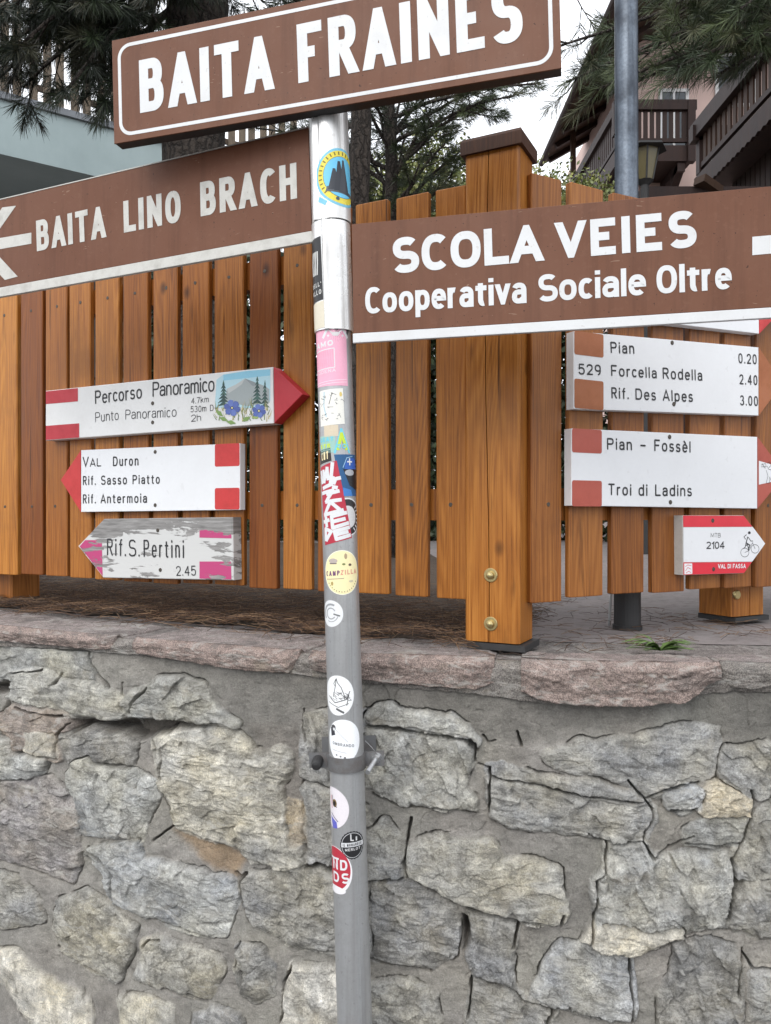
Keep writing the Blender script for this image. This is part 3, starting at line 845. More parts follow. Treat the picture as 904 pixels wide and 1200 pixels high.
# cement and weather stains with a shape of their own: outline, colour, strength
PA = [([(205, 775), (330, 792), (560, 812), (850, 806), (960, 800), (960, 870), (850, 855), (700, 850), (640, 872), (560, 870), (440, 830), (350, 830), (310, 880), (285, 862), (245, 812)], lin(120, 117, 111), .75, 10),
      ([(715, 900), (760, 870), (770, 840), (765, 800), (820, 800), (840, 860), (800, 920), (760, 930)], lin(150, 149, 142), .6, 10),
      ([(800, 810), (840, 810), (850, 860), (810, 870)], lin(105, 103, 97), .6, 9), ([(850, 815), (960, 800), (960, 880), (850, 890)], lin(108, 106, 101), .6, 14),
      ([(575, 970), (700, 985), (690, 1100), (662, 1080), (655, 1020), (590, 1008)], lin(126, 123, 117), .6, 8), ([(790, 985), (860, 990), (850, 1020), (800, 1015)], lin(84, 80, 72), .6, 9),
      ([(290, 850), (360, 850), (360, 1010), (340, 990), (330, 940)], lin(120, 114, 107), .6, 8), ([(205, 970), (262, 985), (290, 1005), (280, 1028), (240, 1010)], lin(150, 124, 92), .7, 7),
      ([(0, 770), (140, 775), (140, 800), (0, 795)], lin(140, 138, 131), .4, 10), ([(195, 775), (270, 790), (260, 830), (225, 800)], lin(140, 137, 130), .5, 9)]

# random masonry beyond the photo's frame so that the wall continues
_r2 = random.Random(3)
for yy in np.arange(760, 1560, 62):
    x = -420 + _r2.uniform(0, 60)
    while x < 1420:
        w_ = _r2.uniform(60, 120)
        inside = -60 < x + w_ / 2 < 965 and yy < 1222
        if not inside and not (-95 < x + w_ / 2 < 1000 and yy < 1200):
            cx, cy, hw, hh = x + w_ / 2, yy + 30, w_ / 2 - 5, 25
            poly = [(cx + hw * (abs(math.cos(a)) ** .5) * math.copysign(1, math.cos(a)) * _r2.uniform(.86, 1.02), cy + hh * (abs(math.sin(a)) ** .5) * math.copysign(1, math.sin(a)) * _r2.uniform(.85, 1.05)) for a in np.arange(0, 6.28, .52)]
            ST.append((poly, _r2.choice(list(SC_)), _r2.uniform(7, 15), _r2.uniform(6, 12), _r2.uniform(0, 70), _r2.uniform(.7, 1.3)))
        x += w_

s0, s1 = s_of_px(-12), s_of_px(916)
sg = np.concatenate([np.arange(_fs[0] + .02, s0, .009), np.arange(s0, s1, .0014), np.arange(s1, _fs[-1] - .02, .009)])
zlo = CAMZ - 620 / F * 1.5
zg = np.concatenate([np.arange(-0.02, zlo, .011), np.arange(zlo, CAPZ - .008, .0014)])
S_, Z_ = np.meshgrid(sg, zg, indexing='ij')
x0, y0, nx_, ny_ = path(sg, -0.016)
PX = np.repeat((452 + F * x0 / y0)[:, None], len(zg), 1)
PY = 600 + F * (CAMZ - Z_) / y0[:, None]
wx = PX + 4.5 * fbm(PX / 26, PY / 26, 4) + 1.6 * fbm(PX / 6, PY / 6, 3, ox=40)
wy = PY + 4.5 * fbm(PX / 26, PY / 26, 4, ox=91) + 1.6 * fbm(PX / 6, PY / 6, 3, ox=77)
base = 1.6 * fbm(PX / 34 + .5 * fbm(PX / 60, PY / 60, 2, ox=2), PY / 11, 4, ox=88) - 1.5 * sstep(fbm(PX / 8, PY / 8, 3, ox=61), .32, .6) + 2.6 * fbm(PX / 70, PY / 70, 3) + 1.5 * fbm(PX / 18, PY / 18, 4, ox=5) + .55 * fbm(PX / 4, PY / 4, 3, ox=8)
Hm = base.copy(); MSK = np.zeros_like(PX)
ALB = MORTAR[None, None, :] * (1 + .22 * fbm(PX / 55, PY / 40, 5, ox=12) + .10 * fbm(PX / 9, PY / 9, 4, ox=33))[..., None]
ALB = ALB * (1 + .16 * sstep(fbm(PX / 30, PY / 14, 5, .6, ox=83), .0, .5) - .16 * sstep(fbm(PX / 40, PY / 26, 5, .6, ox=93), .1, .5))[..., None]
ALB = ALB * np.stack([1 + .03 * fbm(PX / 60, PY / 60, 3, ox=3), np.ones_like(PX), 1 - .05 * fbm(PX / 80, PY / 50, 3, ox=60)], -1)
for poly, colr, f_, wd in PA:
    sdv = poly_sd(wx, wy, poly)
    k_ = (sstep(sdv, -wd, wd) * f_)[..., None]
    ALB = ALB * (1 - k_) + np.array(colr[:3]) * (1 + .25 * fbm(PX / 20, PY / 20, 5, ox=50))[..., None] * k_
DC = np.full(PX.shape, 1e9)
for pl, hw, dep in CK:
    xs = [p[0] for p in pl]
    ia = np.where((PX[:, 0] > min(xs) - 20) & (PX[:, 0] < max(xs) + 20))[0]
    a, b = ia[0], ia[-1] + 1
    for (ax, ay), (bx, by) in zip(pl[:-1], pl[1:]):
        DC[a:b] = np.minimum(DC[a:b], seg_dist(PX[a:b], PY[a:b], ax, ay, bx, by)[0])
for si, (poly, key, hh, bulge, ang, rough) in enumerate(ST):
    xs, ys = [p[0] for p in poly], [p[1] for p in poly]
    ia = np.where((PX[:, 0] > min(xs) - 14) & (PX[:, 0] < max(xs) + 14))[0]
    if len(ia) < 2:
        continue
    a, b = ia[0], ia[-1] + 1
    sub = PY[a:b]
    jb = np.where(((sub > min(ys) - 14) & (sub < max(ys) + 14)).any(0))[0]
    if len(jb) < 2:
        continue
    c, d = jb[0], jb[-1] + 1
    qx, qy = wx[a:b, c:d], wy[a:b, c:d]
    px_, py_ = PX[a:b, c:d], PY[a:b, c:d]
    sdv = poly_sd(qx, qy, poly) + GROW.get(key, 6.0) * (1 + .5 * fbm(px_ / 40, py_ / 40, 2, ox=si))
    if sdv.max() < 0:
        continue
    mx = max(4.0, sdv.max())
    r_ = random.Random(100 + si)
    ca, sa = math.cos(math.radians(ang)), math.sin(math.radians(ang))
    al = (px_ * ca + py_ * sa); ac = (-px_ * sa + py_ * ca)          # along and across the bedding
    strat = fbm(al / 45 + si * 3.1, ac / 6.5 + .8 * fbm(al / 20, ac / 20, 3, ox=si), 5, .6)
    chunk = fbm(px_ / 30 + si, py_ / 30 - si, 4)
    # stepped breakage: bedding planes flaked off in terraces
    lev = 3.2 * (chunk + .35 * strat) + (al - al.mean()) / 60
    fl = np.floor(lev); fr = lev - fl
    terr = (fl + sstep(fr, .0, .16)) / 3.2
    nsite = max(5, int((max(xs) - min(xs)) * (max(ys) - min(ys)) / 330))
    best = np.full(px_.shape, 1e9); fac = np.zeros(px_.shape); tone = np.zeros(px_.shape)
    fx_ = px_ + 5 * fbm(px_ / 16, py_ / 16, 4, ox=si + 2); fy_ = py_ + 5 * fbm(px_ / 16, py_ / 16, 4, ox=si + 55)
    for q_ in range(nsite):
        sx_, sy_ = r_.uniform(min(xs), max(xs)), r_.uniform(min(ys), max(ys))
        ex1, ey1 = fx_ - sx_, fy_ - sy_
        dd = ((ex1 * ca + ey1 * sa) / 1.9) ** 2 + (-ex1 * sa + ey1 * ca) ** 2
        pl_h = r_.uniform(-1.6, 1.6) + ex1 * r_.uniform(-.16, .16) + ey1 * r_.uniform(-.22, .12)
        tn = r_.uniform(-1, 1)
        mk = dd < best
        best = np.where(mk, dd, best); fac = np.where(mk, pl_h, fac); tone = np.where(mk, tn, tone)
    fin = -sstep(.09 - np.abs(fbm(fx_ / 26 + si, fy_ / 17, 4, ox=3)), 0, .09) * sstep(chunk, -.3, .2)       # fine splits
    edge = sstep(sdv, -.8, 1.4 + 1.2 * chunk)
    dome = np.sqrt(np.clip(sdv / mx, 0, 1))
    tilt = (px_ - np.mean(xs)) / 60 * r_.uniform(-4, 4) + (py_ - np.mean(ys)) / 50 * r_.uniform(-5, 2)
    hgt = hh * .8 + bulge * (dome - .3) + rough * (2.0 * terr + 1.0 * strat + 1.9 * fac + 1.25 * fbm(px_ / 7, py_ / 7, 5, .65, ox=si) + 1.6 * fin + 1.0 * fbm(al / 30, ac / 3.2, 3, ox=si + 31)) + tilt
    # mortar laps over the edges of many of the stones
    lap = sstep(fbm(px_ / 38 + si * 7, py_ / 38, 3, ox=70), -.35, .2)
    hgt = hgt - (1 - sstep(sdv, 0, 7)) * lap * hh * .6
    Hm[a:b, c:d] = Hm[a:b, c:d] * (1 - edge) + np.where(hh < 0, hgt, np.maximum(hgt, Hm[a:b, c:d] * .4)) * edge
    jm = sstep(fbm(px_ / 46 + si * 3, py_ / 46, 3, ox=17), -.12, .12) * (1 - sstep(np.abs(sdv + .2), .30, 1.05 + .5 * fbm(px_ / 15, py_ / 15, 2, ox=si)))
    jm = jm * sstep(DC[a:b, c:d], 9, 15)
    Hm[a:b, c:d] -= 22 * jm       # open joint where mortar has shrunk from the stone
    ce = sstep(sdv, -.6, 1.2 + 1.0 * chunk) * (1 - .5 * lap * (1 - sstep(sdv, 0, 7)))
    va = 1 + .15 * strat + .26 * chunk + .05 * terr + .09 * tone + .26 * sstep(fbm(px_ / 13, py_ / 13, 5, .6, ox=si * 2), .0, .5) - .20 * sstep(fbm(px_ / 17, py_ / 17, 5, .6, ox=si * 3 + 9), .15, .5)
    hue = fbm(px_ / 34 + 5 * si, py_ / 34, 4, ox=21)
    cc = SC_[key][None, None, :] * va[..., None] * np.stack([1 + .07 * hue, 1 + .015 * hue, 1 - .13 * hue], -1)
    ALB[a:b, c:d] = ALB[a:b, c:d] * (1 - ce[..., None]) + cc * ce[..., None]
    MSK[a:b, c:d] = np.maximum(MSK[a:b, c:d] * (1 - ce), ce)
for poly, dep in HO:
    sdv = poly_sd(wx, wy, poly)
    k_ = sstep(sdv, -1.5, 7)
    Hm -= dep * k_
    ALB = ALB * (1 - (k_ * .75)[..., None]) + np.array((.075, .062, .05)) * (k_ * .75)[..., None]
jx = PX + 1.8 * fbm(PX / 9, PY / 9, 4, ox=14) + 3.0 * fbm(PX / 30, PY / 30, 2, ox=24)
jy = PY + 1.8 * fbm(PX / 9, PY / 9, 4, ox=19) + 3.0 * fbm(PX / 30, PY / 30, 2, ox=29)
for pl, hw, dep in CK:
    xs, ys = [p[0] for p in pl], [p[1] for p in pl]
    ia = np.where((PX[:, 0] > min(xs) - 14) & (PX[:, 0] < max(xs) + 14))[0]
    a, b = ia[0], ia[-1] + 1
    dmin = np.full(PX[a:b].shape, 1e9)
    for (ax, ay), (bx, by) in zip(pl[:-1], pl[1:]):
        dmin = np.minimum(dmin, seg_dist(jx[a:b], jy[a:b], ax, ay, bx, by)[0])
    wv = hw * (.92 + .9 * fbm(PX[a:b] / 12, PY[a:b] / 12, 3, ox=44))
    Hm[a:b] -= (dep * 2.4 + 10) * (1 - sstep(dmin, wv * .55, wv * .9 + .75))
# hairline cracks through mortar
hc = np.abs(fbm(jx / 60, jy / 60, 3, ox=63))
Hm -= 2.2 * (1 - sstep(hc, .003, .018)) * sstep(fbm(PX / 90, PY / 90, 2, ox=7), -.1, .3)
Hm = np.clip(Hm, -75, 45) * .001
VX = x0[:, None] + nx_[:, None] * Hm
VY = y0[:, None] + ny_[:, None] * Hm
V = np.stack([VX, VY, Z_], -1).reshape(-1, 3)
ni, nj = len(sg), len(zg)
idx = np.arange(ni * nj).reshape(ni, nj)
FA = np.stack([idx[:-1, :-1], idx[1:, :-1], idx[1:, 1:], idx[:-1, 1:]], -1).reshape(-1, 4)
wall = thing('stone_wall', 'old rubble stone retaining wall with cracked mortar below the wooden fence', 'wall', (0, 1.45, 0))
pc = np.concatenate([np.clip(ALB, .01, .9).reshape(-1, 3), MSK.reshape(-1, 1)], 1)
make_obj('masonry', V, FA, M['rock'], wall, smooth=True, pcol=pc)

def sweep(px0, px1, bottoms, over, z_top, depth, colr, seed, name, rough=1.0, step=.0028, endround=.016, back_drop=0.0):
    a, b = float(s_of_px(px0)), float(s_of_px(px1))
    s = np.arange(a, b, step)
    bx = [p[0] for p in bottoms]
    px_s = np.interp(s, _fs, _fpx)
    xe, ye, _, _ = path(s, 0.0)
    zb = CAMZ + (600 - np.interp(px_s, bx, [p[1] for p in bottoms])) / F * (ye - over)
    zb = np.minimum(zb, z_top - .012) + .003 * fbm(s * 60, s * 0 + seed, 3)
    ed = np.minimum(s - a, b - s)
    pull = np.sqrt(np.clip(1 - np.clip(ed / endround, 0, 1), 0, 1)) * endround     # rounded ends
    # profile parameter: top (back to front), nose, face (down), underside
    nt, nf, nu = int(depth / .004), 34, 6
    rows = []
    for i, t in enumerate(np.linspace(0, 1, nt)):
        rows.append((-depth + t * (depth + over - .020), 0.0, 'z'))
    for t in np.linspace(0, 1, nf):
        rows.append((over, t, 'f'))
    for t in np.linspace(0, 1, nu)[1:]:
        rows.append((over - t * (over + .06), 1.0, 'u'))
    O = np.zeros((len(s), len(rows))); Zz = np.zeros_like(O)
    for j, (o, t, k_) in enumerate(rows):
        if k_ == 'z':
            O[:, j] = o; Zz[:, j] = z_top - back_drop * np.clip(-o / depth, 0, 1)
        elif k_ == 'f':
            hgt = z_top - zb
            ang = t * hgt
            O[:, j] = over - .020 * np.clip(1 - ang / .016, 0, 1) ** 2 - .006 * t * t
            Zz[:, j] = z_top - ang
        else:
            O[:, j] = o - .006; Zz[:, j] = zb + .002 * (t)
    U = np.cumsum(np.ones(len(rows)))[None, :] * .0035
    Sg = np.repeat(s[:, None], len(rows), 1)
    Ug = np.repeat(U, len(s), 0)
    isf = np.array([r[2] != 'z' for r in rows])[None, :]
    n1 = fbm(Sg * 28 + seed, Ug * 28, 5, .55); n2 = fbm(Sg * 110 + seed, Ug * 110, 4, .6, ox=9)
    ter = np.floor(3 * fbm(Sg * 14 + seed * 2, Ug * 22, 3, ox=4)) / 3 * (1.0 if rough > 1.2 else .25)
    D = rough * np.where(isf, .0042 * n1 + .0020 * n2 + .004 * ter, 0)
    DZ = rough * np.where(isf, 0, .0022 * n1 + .0010 * n2) - .0016 * (1 - isf) 
    O = O + D
    O[:, :] -= pull[:, None] * .6 * isf
    Zz = Zz + DZ - pull[:, None] * .25 * (1 - isf)
    X0, Y0, NX, NY = path(s, 0.0)
    Vv = np.stack([X0[:, None] + NX[:, None] * O, Y0[:, None] + NY[:, None] * O, Zz], -1)
    # close the ends by repeating the first and last ring, pulled inside
    for e, q in ((0, 1), (-1, -1)):
        ring = Vv[e].copy()
        ring[:, 2] = np.minimum(ring[:, 2], z_top - .02)
        ring[:, 0] += NX[e] * -.03; ring[:, 1] += NY[e] * -.03
        Vv = np.concatenate([ring[None], Vv] if e == 0 else [Vv, ring[None]], 0)
    m_, k2 = Vv.shape[:2]
    ii = np.arange(m_ * k2).reshape(m_, k2)
    fa = np.stack([ii[:-1, :-1], ii[:-1, 1:], ii[1:, 1:], ii[1:, :-1]], -1).reshape(-1, 4)
    top, face = np.array(colr[0][:3]), np.array(colr[1][:3])
    A = np.where(isf[..., None], face, top) * (1 + .20 * n1 + .15 * n2)[..., None]
    st_ = sstep(fbm(Sg * 9 + seed * 5, Ug * 9, 4, ox=31), .1, .5)[..., None]
    A = A * (1 - .5 * st_) + np.array((.17, .155, .145)) * .5 * st_
    A = np.concatenate([A[:1], A, A[-1:]], 0)
    pc_ = np.concatenate([np.clip(A, .01, .9).reshape(-1, 3), np.ones((m_ * k2, 1))], 1)
    return make_obj(name, Vv.reshape(-1, 3), fa, M['porphyry'], wall, smooth=True, pcol=pc_)

PT, PF = lin(158, 148, 144), lin(156, 139, 131)
GT, GF = lin(140, 133, 129), lin(140, 134, 128)
sweep(-320, 131, [(-320, 775), (-100, 755), (0, 752), (60, 757), (104, 761), (128, 762)], .006, CAPZ, .17, (PT, PF), 1.3, 'coping_stone')
sweep(153, 348, [(153, 765), (200, 773), (240, 780), (290, 787), (338, 790), (346, 780)], .008, CAPZ, .19, (PT, PF), 5.7, 'coping_stone')
sweep(361, 581, [(361, 787), (385, 790), (430, 798), (500, 806), (555, 809), (578, 803)], .008, CAPZ, .19, (PT, PF), 9.1, 'coping_stone')
sweep(611, 846, [(611, 815), (650, 826), (700, 829), (750, 829), (800, 825), (815, 817), (828, 804), (844, 800)], .022, CAPZ + .001, .075, (lin(158, 145, 140), lin(160, 143, 135)), 14.2, 'coping_stone', 1.5)
sweep(848, 1390, [(848, 806), (880, 809), (904, 804), (1400, 800)], .006, CAPZ, .10, (PT, GF), 21.9, 'coping_stone')
sweep(-320, 1400, [(-320, 775), (-100, 756), (60, 760), (150, 768), (350, 792), (470, 806), (560, 815), (610, 822), (700, 832), (850, 812), (1400, 806)], -.003, CAPZ - .0065, .30, (GT, GF), 33.0, 'mortar_bed', .8, .006)

# terrace behind the coping: one sheet following the wall's back edge
ss = np.linspace(_fs[0], _fs[-1], 60)
bx_, by_, _, _ = path(ss, -.24)
tv = [(x, y, CAPZ - .007) for x, y in zip(bx_, by_)] + [(60, 1.6, CAPZ - .007), (60, 90, CAPZ - .007), (-60, 90, CAPZ - .007), (-60, 3.0, CAPZ - .007)]
terrace = tag(make_obj('terrace', tv, [tuple(range(len(tv)))], M['paving']), kind='structure')

# ------------------------------------------------------------------ wooden fence
def fline(pa, da, pb, db):
    a, b = Vector(((pa - 452) / F * da, da, 0)), Vector(((pb - 452) / F * db, db, 0))
    return Plane(Vector((a.x, a.y, CAMZ)), b - a, (0, 0, 1))
LP = fline(8, 2.17, 545, 1.555)        # front faces of the left run of pickets
RP = fline(640, 1.52, 860, 1.775)      # right run, turning away at the corner post
fence = thing('wooden_fence', 'stained larch picket fence with a capped corner post standing on the stone wall', 'fence', (LP.p(LP.uv(578, 600)[0], 0).x, LP.p(LP.uv(578, 600)[0], 0).y, CAPZ))
PZ0, PZ1 = CAMZ - .171, CAMZ + .652

def picket(P, u0, u1, mat, tilt=0.0, dz0=0.0, dz1=0.0, yaw=0.0, t=.015):
    mb = MB()
    c = .0022
    z0, z1 = PZ0 - CAMZ + dz0, PZ1 - CAMZ + dz1
    sec = [(u0 + c, 0), (u1 - c, 0), (u1, -c), (u1, -t + c), (u1 - c, -t), (u0 + c, -t), (u0, -t + c), (u0, -c)]
    um = (u0 + u1) / 2
    def pt(u, w, z):
        return P.p(u + tilt * (z - .2), z, w + yaw * (u - um))
    e = .0016
    V_ = [pt(um + (u - um) * .96, w - (.0008 if w > -.01 else -.0008), z0) for u, w in sec] + [pt(u, w, z0 + e) for u, w in sec] + [pt(u, w, z1 - e) for u, w in sec] + [pt(um + (u - um) * .96, w - (.0008 if w > -.01 else -.0008), z1) for u, w in sec]
    fs = [tuple(range(7, -1, -1)), tuple(range(24, 32))]
    for r in range(3):
        for i in range(8):
            j = (i + 1) % 8
            fs.append((r * 8 + i, r * 8 + j, r * 8 + 8 + j, r * 8 + 8 + i))
    mb.add(V_, fs)
    o = mb.build('picket', mat, fence)
    for zz in (.015, .545):
        sm = MB()
        uc = um + rnd.uniform(-.004, .004) + tilt * (zz - .2)
        cpt = [(uc + .0043 * math.cos(a * math.pi / 5), zz + rnd.uniform(-.001, .001) + .0043 * math.sin(a * math.pi / 5)) for a in range(10)]
        sm.prism(P, cpt, -.004, .0007, ch=.0005)
        sm.build('screw', M['screw'], o)
    return o

left_px = [(-8, 20.5), (24, 51), (53, 79.5), (81.5, 107), (111, 140.5), (144, 174.5), (178.5, 209.5), (213.5, 246), (251, 286.5), (292, 326), (331.5, 366.5), (372, 410.5), (417, 455.5), (463, 502.5), (511, 547)]
for i, (a, b) in enumerate(left_px):
    u0, u1 = LP.uv(a + .3, 600)[0], LP.uv(b - (1.2 if i < 12 else .4), 600)[0]
    picket(LP, u0, u1, M['larch'], rnd.uniform(-.004, .004), rnd.uniform(-.003, .003), rnd.uniform(-.004, .004), rnd.uniform(-.04, .04))
uL = LP.uv(-8, 600)[0]
for i in range(12):
    uL -= .088
    picket(LP, uL + .008, uL + .082, M['larch'], rnd.uniform(-.004, .004), 0, 0, rnd.uniform(-.03, .03))
right_px = [(623, 659), (667.5, 708), (718.5, 755), (765.5, 801.5), (809, 844), (849, 881.5), (886, 916)]
for i, (a, b) in enumerate(right_px):
    u0, u1 = RP.uv(a, 600)[0], RP.uv(b, 600)[0]
    picket(RP, u0, u1, M['larch_red'], rnd.uniform(-.004, .004), rnd.uniform(-.004, .004) + (.0 if i < 5 else -.002), rnd.uniform(-.004, .004), rnd.uniform(-.04, .04))
uR = RP.uv(916, 600)[0]
for i in range(8):
    picket(RP, uR + .01, uR + .085, M['larch_red'], rnd.uniform(-.004, .004), 0, 0, 0)
    uR += .092
uc0 = LP.uv(546, 600)[0]
for zz in (.015, .545):
    mb = MB()
    mb.box(LP.p(uL, zz - .032, -.0155), LP.ex * (uc0 - uL), LP.n * -.030, LP.ey * .064)
    mb.build('rail', M['larch'], fence)
    mb = MB()
    ur0 = RP.uv(626, 600)[0]
    mb.box(RP.p(ur0, zz - .032, -.0155), RP.ex * (uR - ur0), RP.n * -.030, RP.ey * .064)
    mb.build('rail', M['larch_red'], fence)

def post(P, u0, u1, w_front, depth, z0, z1, mat, crack=.42, shoe=True, bolts=True):
    mb = MB()
    c = .005
    uc = u0 + (u1 - u0) * crack
    sec = [(u0 + c, w_front), (uc - .0010, w_front), (uc, w_front - .012), (uc + .0010, w_front), (u1 - c, w_front), (u1, w_front - c), (u1, w_front - depth + c), (u1 - c, w_front - depth), (u0 + c, w_front - depth), (u0, w_front - depth + c), (u0, w_front - c)]
    n = len(sec)
    V_ = []
    for t in np.linspace(0, 1, 9):
        z = z0 + (z1 - z0) * t
        for k_, (u, w) in enumerate(sec):
            du = .004 * math.sin(t * 6 + 1) if k_ in (1, 2, 3) else 0
            V_.append(P.p(u + du, z, w))
    fs = [tuple(range(n - 1, -1, -1)), tuple(range(8 * n, 9 * n))]
    for r in range(8):
        for i in range(n):
            j = (i + 1) % n
            fs.append((r * n + i, r * n + j, r * n + n + j, r * n + n + i))
    mb.add(V_, fs)
    po = mb.build('post', mat, fence)
    wood_cap = MB()
    o_ = .007
    pl = Plane(P.o, P.ex, P.n)
    pts = [(u0 - o_, w_front + o_), (u1 + o_, w_front + o_), (u1 + o_, w_front - depth - o_), (u0 - o_, w_front - depth - o_)]
    b0 = [P.p(u, z1, w) for u, w in pts]; b1 = [P.p(u, z1 + .024, w) for u, w in pts]
    uu, ww = (u0 + u1) / 2, w_front - depth / 2
    b2 = [P.p(uu + (u - uu) * .95, z1 + .030, ww + (w - ww) * .95) for u, w in pts]
    wood_cap.add(b0 + b1 + b2, [(3, 2, 1, 0), (8, 9, 10, 11)] + [(r + i, r + (i + 1) % 4, r + 4 + (i + 1) % 4, r + 4 + i) for r in (0, 4) for i in range(4)])
    wood_cap.build('post_cap', M['cap_wood'], po)
    if shoe:
        sh = MB()
        sh.box(P.p(u0 + .006, z0 - .014, w_front + .004), P.ex * (u1 - u0 + .006), P.n * -(depth + .008), P.ey * .012)
        sh.build('post_shoe', M['black'], po)
    return po

upa, upb = LP.uv(545, 700, .034)[0], LP.uv(609, 700, .034)[0]
corner = post(LP, upa, upb, .034, .088, -.262 + .014, .688, M['larch'])
for py_ in (674, 731):
    bu, bv = LP.uv(575.5, py_, .034)
    mb = MB()
    ring = [(bu + .0135 * math.cos(a * math.pi / 12), bv + .0135 * math.sin(a * math.pi / 12)) for a in range(24)]
    mb.prism(LP, ring, .032, .0365, ch=.0012)
    prof = [(.0075, .0364), (.0078, .0395), (.0070, .0422), (.0045, .0445), (.0012, .0453)]
    V_ = [LP.p(bu + r * math.cos(a * math.pi / 8), bv + r * math.sin(a * math.pi / 8), w) for r, w in prof for a in range(16)]
    mb.add(V_, [(i * 16 + k_, i * 16 + (k_ + 1) % 16, i * 16 + 16 + (k_ + 1) % 16, i * 16 + 16 + k_) for i in range(4) for k_ in range(16)] + [tuple(range(64, 80))])
    mb.build('bolt', M['brass'], corner, smooth=False)
ur = RP.uv(858, 700, -.055)[0]
endp = post(RP, ur, ur + .115, -.053, .10, -.262 + .014, .66, M['larch'], .5)
bu, bv = RP.uv(863, 697, -.053)
mb = MB()
mb.prism(RP, [(bu + .011 * math.cos(a * math.pi / 8), bv + .011 * math.sin(a * math.pi / 8)) for a in range(16)], -.054, -.047, ch=.002)
mb.build('bolt', M['brass'], endp)
ul = LP.uv(-32, 690, -.053)[0]
post(LP, ul, LP.uv(13, 690, -.053)[0], -.053, .10, -.262 + .014, .66, M['larch_red'], .4, False)

# ------------------------------------------------------------------ signpost
PD = 1.36                                   # distance of the pole's axis
PA0, PA1 = Vector((-.0532 - .0268 * 1.0, PD, CAMZ - .887)), Vector((-.1013, PD, CAMZ + .680))
def pole_axis(py, d=PD):                    # centre line: photo column as a function of the row
    return 391.5 + .0306 * (py - 400)
def axis_pt(py):
    return at(pole_axis(py), py, PD)
PR = .0302
pbase = axis_pt(600 + CAMZ * F / PD)
signpost = thing('signpost', 'leaning grey metal signpost plastered with stickers and clamped to the stone wall', 'signpost', (pbase.x, pbase.y, 0))
A0, A1 = axis_pt(600 + (CAMZ + .05) * F / PD), axis_pt(112)
mb = MB()
_pd = (A1 - A0).normalized(); _p1 = Vector((1, 0, 0)); _p1 = (_p1 - _pd * _p1.dot(_pd)).normalized(); _p2 = _pd.cross(_p1); _p2 = -_p2 if _p2.y > 0 else _p2
nq = 120
pv_ = []
for t in np.linspace(0, 1, 12):
    for k_ in range(nq):
        a = 2 * math.pi * k_ / nq
        rr = PR - (.0009 if k_ in (8, 11) else 0)
        pv_.append(A0 + (A1 - A0) * t + (_p1 * math.sin(a) + _p2 * math.cos(a)) * rr)
mb.add(pv_, [(r * nq + k_, r * nq + (k_ + 1) % nq, (r + 1) * nq + (k_ + 1) % nq, (r + 1) * nq + k_) for r in range(11) for k_ in range(nq)] + [tuple(range(11 * nq, 12 * nq)), tuple(range(nq - 1, -1, -1))])
mb.build('pole', M['pole'], signpost, smooth=False)
for p_ in signpost.children[0].data.polygons:
    p_.use_smooth = len(p_.vertices) == 4
seam = MB()
pdir = (A1 - A0).normalized()
pe1 = Vector((1, 0, 0)); pe1 = (pe1 - pdir * pe1.dot(pdir)).normalized()
pe2 = pdir.cross(pe1); pe2 = -pe2 if pe2.y > 0 else pe2           # toward the camera
def on_pole(w, py, r=PR, xoff=0.0, rpx=20.5):
    """w = pixels round the pole's skin from the line facing the camera, py = photo row"""
    th = (w + xoff) / rpx - math.atan2(axis_pt(py).x, PD) * 0 + .06
    t = (600 - py) / F * PD + CAMZ
    k_ = (t - A0.z) / (A1.z - A0.z)
    return A0 + (A1 - A0) * k_ + (pe1 * math.sin(th) + pe2 * math.cos(th)) * r

